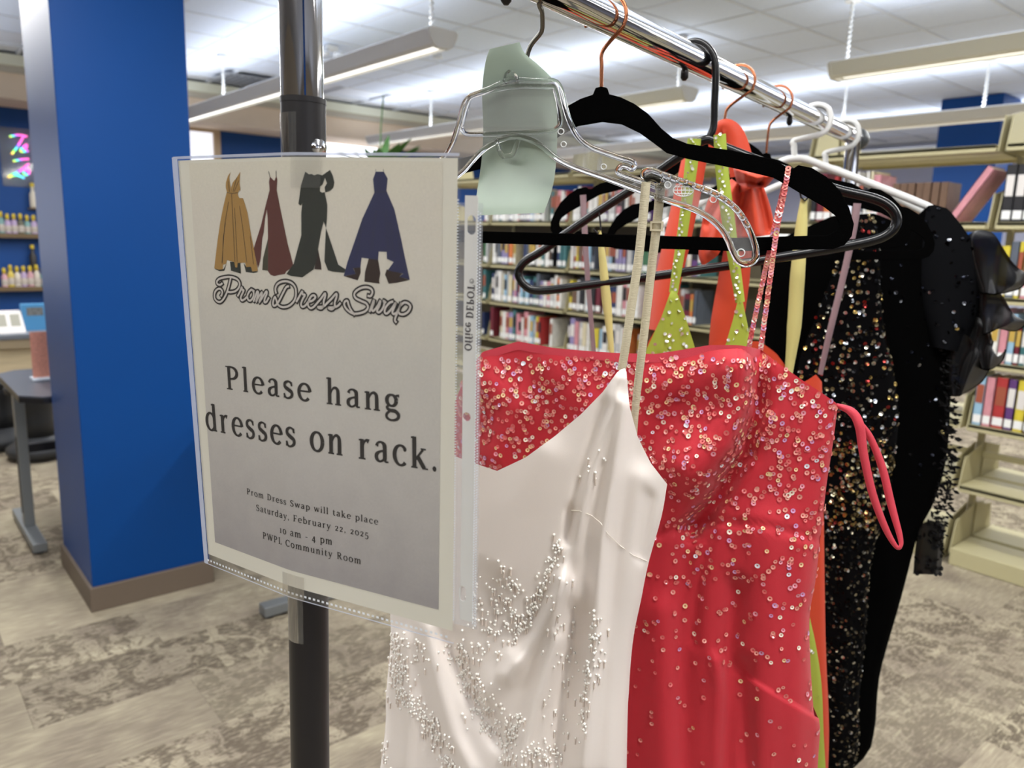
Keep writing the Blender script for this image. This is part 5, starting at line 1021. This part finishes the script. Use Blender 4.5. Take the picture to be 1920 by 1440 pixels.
stuff(scatter(G, 60, lambda x, y: 1 if x > 1738 else 0.15, 0.004, 0.5, 0.001, hole=0.0).build('lace_motifs', MATS['lace_black'], gown, recalc=False))

# ------------------------------------------------------------------ black gown sewn with mixed sequins
F = Frame(rod_s(1492), 17)
sg = thing('sequin_gown', 'black gown covered in gold, silver and red sequins behind the coral dress', 'dress', F.pt(0.05, -1.35))
tp_ = [(1488, 740), (1500, 668), (1540, 568), (1588, 445), (1612, 404), (1636, 402), (1648, 440)]
lf = [(1488, 740), (1500, 1000), (1512, 1440), ('ab', 0.05, -1.25)]; rg = [(1648, 440), (1655, 600), (1678, 710), (1684, 800), (1670, 900), (1650, 990), (1632, 1060), (1622, 1200), (1610, 1320), (1600, 1440), ('ab', 0.12, -1.25)]
Gs = cloth(F, tp_, lf, rg, nu=40, nv=80, bulge=0.025, folds=[([(1600, 700), (1590, 1100), (1570, 1440)], 0.006, 0.012)])
two_sided(Gs, cloth(F, tp_, lf, rg, nu=40, nv=80, bulge=-0.02)).build('gown_body', mat('gown_black2', '#050506', 0.9, spec=0.08), sg, smooth=True, recalc=False)
mat_islands('seq_mixed', [(0, '#0c0c0e'), (0.28, '#3a3630'), (0.45, '#8c7f60'), (0.60, '#b9b4a8'), (0.74, '#8e2f2c'), (0.84, '#c7a860'), (0.92, '#d9dde2')], 0.18, 0.85)
mat_islands('seq_dark', [(0, '#0a0a0b'), (0.45, '#2b2824'), (0.70, '#6b6250'), (0.86, '#a39a84'), (0.96, '#c8c4ba')], 0.2, 0.85)
stuff(scatter(Gs, 950, lambda x, y: (1.0 if y < 1000 else 0), 0.0030, 0.4, 0.001, hole=0.25).build('sequins', MATS['seq_mixed'], sg, recalc=False))
stuff(scatter(Gs, 260, lambda x, y: 1.0 if (830 < y < 990 and x > 1556) else 0, 0.0030, 0.4, 0.0016, hole=0.25).build('sequins', mat_islands('seq_gold', [(0, '#6b5a38'), (0.4, '#a8935e'), (0.8, '#d8cfae')], 0.18, 0.9), sg, recalc=False))
stuff(scatter(Gs, 1500, lambda x, y: 1.0 if y >= 985 else 0, 0.0026, 0.45, 0.001, hole=0.25).build('sequins', MATS['seq_dark'], sg, recalc=False))

# ------------------------------------------------------------------ orange dress
ORA = satin('orange_satin', '#cf4426', 0.45); F = F_cop1
og = thing('orange_dress', 'orange satin dress with a knotted bow behind the lime one', 'dress', F.pt(0, -1.3))
tp_ = [(1196, 720), (1216, 640), (1240, 600), (1262, 600), (1290, 690), (1328, 700), (1336, 640), (1395, 640), (1425, 640), (1455, 662), (1480, 695), (1508, 717), (1530, 702), (1541, 716)]
lf = [(1196, 720), (1186, 900), (1180, 1440), ('ab', -0.2, -1.2)]; rg = [(1541, 716), (1543, 800), (1545, 1000), (1548, 1200), (1553, 1440), ('ab', 0.2, -1.2)]
two_sided(cloth(F, tp_, lf, rg, nu=70, nv=60, bulge=0.022), cloth(F, tp_, lf, rg, nu=70, nv=60, bulge=-0.03)).build('dress_body', ORA, og, smooth=True, recalc=False)
ribbon(F, [(1305, 296), (1290, 370), (1270, 460), (1252, 540), (1240, 620)], [0.036, 0.040, 0.043, 0.044, 0.044], 0.012, tw=(0.25, 0.5)).build('strap', ORA, og, smooth=True)
ribbon(F, [(1390, 430), (1378, 520), (1366, 600), (1362, 660)], [0.036, 0.042, 0.044, 0.046], 0.012, tw=(0.3, -0.2)).build('strap', ORA, og, smooth=True)
ribbon(F, [(1344, 300), (1340, 268), (1350, 245), (1364, 241), (1378, 256), (1388, 290), (1394, 330)], [0.012, 0.015, 0.018, 0.022, 0.026, 0.030, 0.034], 0.010, tw=(0.6, -0.4)).build('neck_loop', ORA, og, smooth=True)
two_sided(cloth(F, [(1372, 300), (1398, 312), (1430, 318), (1458, 326)], [(1372, 300), (1378, 330), (1388, 362)], [(1458, 326), (1448, 338), (1436, 352)], [(1388, 362), (1412, 352), (1436, 352)], nu=24, nv=16, c0=0.02, bulge=0.02, kp=1, folds=[([(1380, 318), (1420, 334), (1455, 328)], 0.014, 0.005), ([(1385, 342), (1425, 345)], -0.012, 0.004), ([(1378, 304), (1420, 322)], -0.010, 0.004), ([(1395, 312), (1400, 350)], 0.008, 0.004), ([(1440, 322), (1425, 345)], -0.008, 0.003)])).build('bow_loop', ORA, og, smooth=True, recalc=False)
two_sided(cloth(F, [(1372, 335), (1392, 350), (1412, 352), (1432, 350)], [(1372, 335), (1348, 352), (1326, 378), (1314, 430), (1310, 480), (1318, 499)], [(1432, 350), (1444, 385), (1452, 425), (1446, 440)], [(1318, 499), (1345, 480), (1370, 440), (1410, 445), (1446, 440)], nu=36, nv=26, c0=0.014, bulge=0.015, kp=1, folds=[([(1380, 345), (1350, 400), (1335, 470)], 0.012, 0.006), ([(1395, 352), (1380, 440)], -0.016, 0.006), ([(1410, 355), (1420, 440)], 0.012, 0.006), ([(1422, 355), (1440, 430)], -0.010, 0.005), ([(1360, 355), (1325, 420)], -0.010, 0.004), ([(1370, 380), (1345, 480)], 0.008, 0.004)])).build('bow_tail', ORA, og, smooth=True, recalc=False)
MAUVE = satin('ribbon_mauve', '#8d7478', 0.35)
ribbon(F, [(1096, 366), (1100, 450), (1106, 540), (1116, 660)], [0.009, 0.0085, 0.0075, 0.007], 0.008).build('hanging_loop', MAUVE, og, smooth=True)
ribbon(F_cop2, [(1607, 382), (1598, 440), (1578, 530), (1556, 620), (1538, 700)], [0.0105, 0.0095, 0.009, 0.009, 0.007], 0.012).build('hanging_loop', MAUVE, og, smooth=True)

# ------------------------------------------------------------------ lime dress
LIM = satin('lime_satin', '#9fae3c', 0.5); LIMD = satin('lime_lining', '#7c8622', 0.6); F = F_plastic
lg = thing('lime_dress', 'lime green dress with crystal-studded halter straps behind the coral dress', 'dress', F.pt(0, -1.3))
tp_ = [(1186, 720), (1212, 655), (1240, 595), (1258, 545), (1268, 545), (1284, 590), (1304, 655), (1330, 700), (1358, 655), (1374, 600), (1384, 562), (1392, 562), (1402, 610), (1408, 660), (1440, 720)]
lf = [(1186, 720), (1180, 900), (1170, 1440), ('ab', -0.2, -1.2)]; rg = [(1440, 720), (1480, 950), (1518, 1155), (1529, 1205), (1541, 1290), (1548, 1440), ('ab', 0.28, -1.2)]
Gl = cloth(F, tp_, lf, rg, nu=90, nv=70, bulge=0.012, folds=[([(1258, 560), (1240, 660)], 0.004, 0.008)])
two_sided(Gl, cloth(F, [(1186, 720), (1300, 740), (1440, 720)], lf, rg, nu=40, nv=40, bulge=-0.02)).build('dress_body', LIM, lg, smooth=True, recalc=False)
SPK = mat('crystal', '#f4f4e6', 0.05, metal=0.5, spec=0.9, coat=1.0)
stuff(scatter(Gl, 90, lambda x, y: 1 if y < 700 else (0.15 if x > 1500 else 0), 0.0021, 0.5, 0.001, hole=0.0).build('crystals', SPK, lg, recalc=False))
for pts, wd in (([(1303, 262), (1296, 320), (1286, 400), (1276, 470), (1264, 548)], (0.016, 0.015, 0.013, 0.0125, 0.011)), ([(1350, 254), (1354, 320), (1364, 400), (1374, 470), (1388, 566)], (0.014, 0.015, 0.0155, 0.014, 0.011))):
    r_ = ribbon(F, pts, wd, 0.010); st = r_.build('strap', LIM, lg, smooth=True); mbx = MB()
    P = resample([F.ab(*p) for p in pts], 48)
    for k in range(48): disc(mbx, F.pt(P[k][0] + random.uniform(-0.005, 0.002), P[k][1], 0.0112), -FW, random.uniform(0.0012, 0.0022), 0.5, 0.0004, 0.0, 7)
    stuff(mbx.build('crystals', SPK, st, recalc=False))
YEL = satin('ribbon_yellow', '#cfc47e', 0.5)
ribbon(F, [(1125, 432), (1130, 480), (1138, 560), (1148, 662)], [0.004, 0.009, 0.0125, 0.006], 0.004).build('hanging_loop', YEL, lg, smooth=True)
ribbon(F_cop1, [(1508, 374), (1503, 430), (1496, 520), (1490, 610), (1480, 696)], [0.008, 0.015, 0.0185, 0.018, 0.010], 0.02).build('hanging_loop', YEL, lg, smooth=True)
MB().tube([F_cop1.pt(*F_cop1.ab(x, y), 0.022) for x, y in ((1497, 343), (1503, 372), (1510, 378), (1520, 368))], 0.0014, 6).build('loop_pin', mat('pin_black', '#191516', 0.4), lg, smooth=True)
MB().tube([F.pt(*F.ab(x, y), 0.004) for x, y in ((1124, 395), (1128, 430), (1122, 438), (1114, 430))], 0.0012, 6).build('loop_pin', mat('pin_black', '#191516', 0.4), lg, smooth=True)

# ------------------------------------------------------------------ coral dress with sequins
COR = satin('coral_satin', '#c62634', 0.5, bump=0.35, bscale=2600); COT = satin('coral_trim', '#cf3f4e', 0.55); F = F_velvet
cg = thing('coral_dress', 'coral sequined strapless-style dress with thin straps on the velvet hanger', 'dress', F.pt(0, -1.35))
tp_ = [(835, 800), (868, 715), (906, 662), (940, 652), (972, 642), (1040, 655), (1100, 660), (1160, 664), (1230, 666), (1280, 658), (1330, 650), (1380, 651), (1426, 655), (1452, 676), (1500, 710), (1540, 736), (1571, 758)]
lf = [(835, 800), (850, 900), (872, 1050), (860, 1250), (850, 1440), ('ab', -0.2, -1.2)]
rg = [(1571, 758), (1562, 830), (1551, 900), (1545, 950), (1538, 1010), (1529, 1090), (1518, 1155), (1520, 1250), (1526, 1340), (1533, 1440), ('ab', 0.26, -1.2)]
fo = [([(1424, 664), (1421, 760), (1395, 850), (1345, 930), (1300, 990)], -0.028, 0.011), ([(1400, 700), (1395, 770), (1360, 830), (1300, 880)], 0.024, 0.030), ([(1235, 720), (1330, 700), (1390, 680)], 0.006, 0.02), ([(905, 720), (960, 770), (930, 850)], 0.014, 0.03), ([(1270, 760), (1210, 850)], -0.006, 0.012), ([(1040, 700), (1120, 790)], 0.008, 0.03),
      ([(1235, 1003), (1290, 982), (1335, 976), (1440, 986), (1537, 1012)], -0.004, 0.004), ([(1335, 978), (1310, 1100), (1300, 1200)], -0.004, 0.006), ([(1380, 1100), (1365, 1250), (1355, 1440)], -0.010, 0.012), ([(1345, 1240), (1350, 1300), (1345, 1440)], 0.009, 0.008), ([(1505, 1020), (1500, 1200), (1495, 1440)], 0.005, 0.012), ([(1240, 1150), (1250, 1440)], 0.006, 0.02), ([(1440, 1000), (1450, 1200), (1440, 1440)], 0.010, 0.025), ([(1290, 1010), (1280, 1200), (1285, 1440)], -0.008, 0.014), ([(1395, 1250), (1400, 1440)], -0.008, 0.010)]
Gc = cloth(F, tp_, lf, rg, nu=130, nv=160, bulge=0.035, folds=fo)
Gb = cloth(F, [(835, 800), (900, 820), (1200, 830), (1500, 800), (1571, 758)], lf, rg, nu=50, nv=50, bulge=-0.03)
two_sided(Gc, Gb).build('dress_body', COR, cg, smooth=True, recalc=False)
nb = np.array([[gpt(Gc, 0.02 + 0.82 * i / 90, 0)[0] for i in range(91)]]); 
def trim_grid(u0, u1, w0, n=90):
    rows = []
    for j in range(4):
        r_ = []
        for i in range(n + 1):
            u = u0 + (u1 - u0) * i / n; p, nn = gpt(Gc, u, 0.0); r_.append(p + np.array([0, 0, 0.0012 - (w0 * j / 3)]) + nn * 0.0014)
        rows.append(r_)
    return np.array(rows)
u_peak = next(j for j in range(130) if proj(Gc[0, j])[0] > 1424) / 129; u_left = next(j for j in range(130) if proj(Gc[0, j])[0] > 890) / 129
two_sided(trim_grid(u_left, u_peak, 0.0085)).build('neckline_trim', COT, cg, smooth=True, recalc=False)
mat_islands('seq_coral', [(0, '#dd6a68'), (0.32, '#ea988a'), (0.62, '#e492a0'), (0.76, '#d79cc8'), (0.84, '#efc896'), (0.92, '#f6e8d4'), (0.97, '#f2f4fc')], 0.2, 0.05, 0.9, coat=0.5)
def cw(x, y): return np.interp(y, [640, 690, 800, 880, 960, 1060, 1160, 1260, 1440], [1.0, 1.1, 0.95, 0.7, 0.55, 0.42, 0.26, 0.12, 0.05]) * (1 if y > 668 else 0)
stuff(scatter(Gc, 2300, cw, 0.0023, 0.12, 0.0008).build('sequins', MATS['seq_coral'], cg, recalc=False))
def seq_strap(F_, pts, w, c):
    st = ribbon(F_, pts, w, c).build('strap', COT, cg, smooth=True); P = resample(smooth_curve([F_.ab(*p) for p in pts], 4), 62); mbx = MB()
    for k in range(62): disc(mbx, F_.pt(P[k][0], P[k][1], c + 0.0012), F_.n, 0.0026, 0.18, 0.0004)
    stuff(mbx.build('sequins', MATS['seq_coral'], st, recalc=False))
seq_strap(F, [(1479, 318), (1470, 370), (1458, 430), (1448, 500), (1438, 575), (1427, 656)], 0.0042, 0.0075)
seq_strap(F, [(1474, 330), (1456, 405), (1440, 480), (1420, 570), (1403, 652)], 0.0040, -0.008)
ribbon(F, [(1568, 760), (1596, 770), (1611, 795), (1619, 850), (1636, 925), (1660, 990), (1680, 1026), (1689, 1026), (1688, 1008), (1672, 950), (1655, 880), (1632, 822), (1612, 790)], [0.004, 0.008, 0.0085, 0.0075, 0.007, 0.006, 0.004, 0.003, 0.005, 0.007, 0.007, 0.006, 0.003], 0.004, cs=[0.0, 0.006, 0.008, 0.006, 0.003, 0.0, -0.002, -0.002, -0.004, -0.006, -0.006, -0.004, -0.002]).build('ribbon_loop', COT, cg, smooth=True)

# ------------------------------------------------------------------ white beaded dress
WHT = satin('white_satin', '#efe5dd', 0.38, bump=0.15, bscale=2500, sheen=0.3); IVO = mat('elastic_ivory', '#c9bfa2', 0.7, bump=0.5, bscale=1800, stretch=(0.1, 0.1, 1)); F = F_clear
wg = thing('white_dress', 'white satin slip dress with clear beading on the clear hanger', 'dress', F.pt(0, -1.35))
tp_ = [(690, 960), (718, 860), (748, 772), (800, 832), (860, 858), (932, 883), (985, 858), (1040, 818), (1090, 776), (1130, 735), (1160, 694), (1174, 690), (1180, 760), (1196, 820), (1220, 868), (1251, 908)]
lf = [(690, 960), (722, 1080), (733, 1180), (724, 1300), (713, 1440), ('ab', -0.24, -1.2)]
rg = [(1251, 908), (1240, 970), (1216, 1055), (1202, 1125), (1187, 1200), (1179, 1300), (1175, 1440), ('ab', 0.14, -1.2)]
fo = [([(1165, 710), (1110, 880), (1078, 1000), (1055, 1100), (1010, 1190), (950, 1270)], 0.009, 0.007), ([(1170, 760), (1150, 900), (1130, 1010), (1118, 1200), (1095, 1440)], 0.011, 0.009), ([(1140, 760), (1090, 900), (1065, 1010)], -0.006, 0.006), ([(1072, 960), (1068, 1080), (1050, 1180)], -0.006, 0.006), ([(1055, 1090), (1040, 1200), (1000, 1330), (975, 1440)], 0.012, 0.010), ([(1080, 1150), (1060, 1300), (1045, 1440)], -0.010, 0.010),
      ([(840, 1200), (880, 1290), (930, 1380)], -0.010, 0.014), ([(800, 1180), (820, 1280), (850, 1380), (880, 1440)], 0.008, 0.014), ([(960, 1240), (910, 1300)], 0.008, 0.014), ([(1200, 900), (1180, 1050), (1150, 1250), (1140, 1440)], 0.006, 0.014), ([(1215, 930), (1200, 1040)], -0.005, 0.006), ([(1015, 850), (960, 960), (930, 1050)], 0.006, 0.02), ([(760, 1200), (770, 1320), (760, 1440)], 0.006, 0.012)]
Gw = cloth(F, tp_, lf, rg, nu=120, nv=170, bulge=0.035, folds=fo)
two_sided(Gw, cloth(F, [(690, 960), (800, 1010), (960, 1040), (1120, 1010), (1251, 908)], lf, rg, nu=50, nv=50, bulge=-0.025)).build('dress_body', WHT, wg, smooth=True, recalc=False)
bvh = BVHTree.FromPolygons([tuple(p) for p in Gw.reshape(-1, 3)], [(i * 120 + j, i * 120 + j + 1, (i + 1) * 120 + j + 1, (i + 1) * 120 + j) for i in range(169) for j in range(119)])
def hit(x, y):
    r_ = ray(x, y); h = bvh.ray_cast(Vector(CAM), Vector(r_ / np.linalg.norm(r_)))
    if h[0] is None: return None
    n = np.array(h[1]); n = -n if n @ FW > 0 else n; return np.array(h[0]), n
def bead(mb, p, r):
    vs_, fs = [], []
    for i in range(4):
        ph = math.pi * (i + 0.5) / 4 - math.pi / 2
        for k in range(7): a = 2 * math.pi * k / 7; vs_.append(p + r * np.array([math.cos(ph) * math.cos(a), math.cos(ph) * math.sin(a), math.sin(ph)]))
    for i in range(3):
        for k in range(7): fs.append((i * 7 + k, i * 7 + (k + 1) % 7, (i + 1) * 7 + (k + 1) % 7, (i + 1) * 7 + k))
    fs.append(tuple(range(7))[::-1]); fs.append(tuple(21 + k for k in range(7))); mb.add(vs_, fs)
bd, bg = MB(), MB()
CL = [([(1047, 1020), (1020, 1099), (991, 1157), (962, 1197)], 6, 150), ([(945, 1060), (950, 1120), (965, 1185)], 22, 90), ([(738, 1190), (746, 1250), (752, 1310)], 13, 190), ([(760, 1300), (800, 1350), (832, 1400), (850, 1445)], 11, 170), ([(850, 1205), (880, 1270), (910, 1330), (930, 1378)], 20, 190), ([(945, 1400), (978, 1340)], 8, 90), ([(1112, 1150), (1115, 1200), (1105, 1250), (1098, 1310), (1090, 1380)], 7, 80), ([(950, 1420), (1050, 1410)], 18, 90), ([(880, 1100), (900, 1180), (930, 1240)], 20, 60), ([(1040, 1050), (1060, 1200), (1050, 1400)], 26, 60), ([(1120, 845), (1112, 890), (1100, 860)], 14, 9), ([(716, 1390), (724, 1440)], 6, 20), ([(1125, 1180), (1120, 1260)], 9, 24), ([(780, 1200), (790, 1260)], 16, 20)]
for line, wd, n in CL:
    P = resample(line, 200)
    for _ in range(n):
        q = P[random.randrange(200)]; h = hit(q[0] + random.gauss(0, wd * 0.85), q[1] + random.gauss(0, 9))
        if h is None: continue
        p, nn = h; r = random.uniform(0.0010, 0.0016); bead(bd, p + nn * r * 0.8, r)
        if random.random() < 0.35: bg.tube([p + nn * 0.0008 + (0, 0, -0.001), p + nn * 0.0010 + (0, 0, -0.0065)], 0.0007, 6)
BEAD = mat('bead_glass', '#fbf7ef', 0.12, spec=0.9, coat=1.0)
stuff(bd.build('beads', BEAD, wg, smooth=True)); stuff(bg.build('bugle_beads', mat('bugle_glass', '#e4d6ca', 0.2, spec=0.6), wg, smooth=True))
# top-stitched seam, straps, slider
sm_ = [hit(x, y) for x, y in ((1070, 955), (1090, 958), (1110, 966), (1128, 980), (1138, 1000), (1160, 1020), (1185, 1040), (1212, 1052))]
MB().tube([p + n * 0.0012 for p, n in [s for s in sm_ if s is not None]], 0.0004, 5).build('seam', mat('thread_white', '#eee6da', 0.6), wg)
ribbon(F, [(1214, 342), (1207, 420), (1199, 490), (1187, 570), (1177, 640), (1168, 694)], 0.0076, 0.0042).build('strap', IVO, wg, smooth=True)
s2_ = ribbon(F, [(1236, 342), (1228, 425), (1220, 490), (1204, 630), (1193, 720), (1187, 780), (1184, 836)], [0.0078, 0.0078, 0.0074, 0.0074, 0.0070, 0.0066, 0.0062], -0.0045).build('strap', IVO, wg, smooth=True)
a, b = F.ab(1229, 424); MB().prism([[(a - 0.0055, b - 0.004), (a + 0.0055, b - 0.004), (a + 0.0055, b + 0.004), (a - 0.0055, b + 0.004)], [(a - 0.004, b - 0.0025), (a - 0.004, b + 0.0025), (a + 0.004, b + 0.0025), (a + 0.004, b - 0.0025)]], lambda x, y, c: F.pt(x, y, -0.0035 + c), 0.0016).build('slider', mat('slider_ivory', '#d5cbb0', 0.35), s2_)
ribbon(F, [(1209, 338), (1216, 334), (1228, 333), (1240, 338)], 0.006, 0.0).build('strap_bend', IVO, wg, smooth=True)
# far strap, mirrored onto the hidden left arm
ribbon(F, [(790, 372), (775, 520), (760, 660), (752, 775)], 0.0076, 0.0042).build('strap', IVO, wg, smooth=True)

# ------------------------------------------------------------------ pale green card tucked behind the clear hanger
F = F_clear
Gk = cloth(F, [(918, 92), (974, 79)], [(918, 92), (910, 118), (904, 170), (906, 240), (904, 290), (899, 330), (893, 370), (893, 404)], [(974, 79), (984, 100), (1010, 122), (1034, 146), (1043, 165), (1045, 240), (1043, 300), (1036, 352), (1020, 399)], [(893, 404), (1020, 399)], nu=18, nv=40, c0=-0.014, bulge=0.002, kp=1,
          folds=[([(900, 85), (1000, 80)], 0.009, 0.03), ([(880, 420), (1050, 410)], 0.010, 0.035)])
tag(two_sided(Gk).build('paper_card', mat('card_green', '#aebfae', 0.3, spec=0.6, noise=0.04, nscale=25), None, smooth=True, origin=F_clear.pt(0, -0.2), recalc=False), 'pale green glossy card tucked behind the clear hanger', 'card')
# wooden bookcases and a third column, unseen, added to darken the chrome reflections
WOODC = mat('bookcase_wood', '#5a4330', 0.5, noise=0.2, nscale=5, stretch=(6, 6, 1))
for q in range(5):
    x0 = -4.2 + q * 1.5; t = thing('wood_bookcase', ORD[q] + ' dark wooden bookcase in the row behind the photographer', 'bookcase', (x0 + 0.5, -3.4, 0), 'wooden bookcases out of view')
    for xe in (x0, x0 + 0.97): MB().box((xe, -3.55, 0), (xe + 0.03, -3.2, 2.1)).build('side_panel', WOODC, t)
    MB().box((x0 + 0.03, -3.55, 0), (x0 + 0.97, -3.53, 2.1)).build('back_panel', WOODC, t)
    for z in (0.08, 0.45, 0.85, 1.25, 1.65, 2.07): MB().box((x0 + 0.03, -3.53, z), (x0 + 0.97, -3.2, z + 0.03)).build('shelf', WOODC, t)
column(2.6, -0.6, 3.2, -0.1, 'blue column out of view to the right of the photographer')
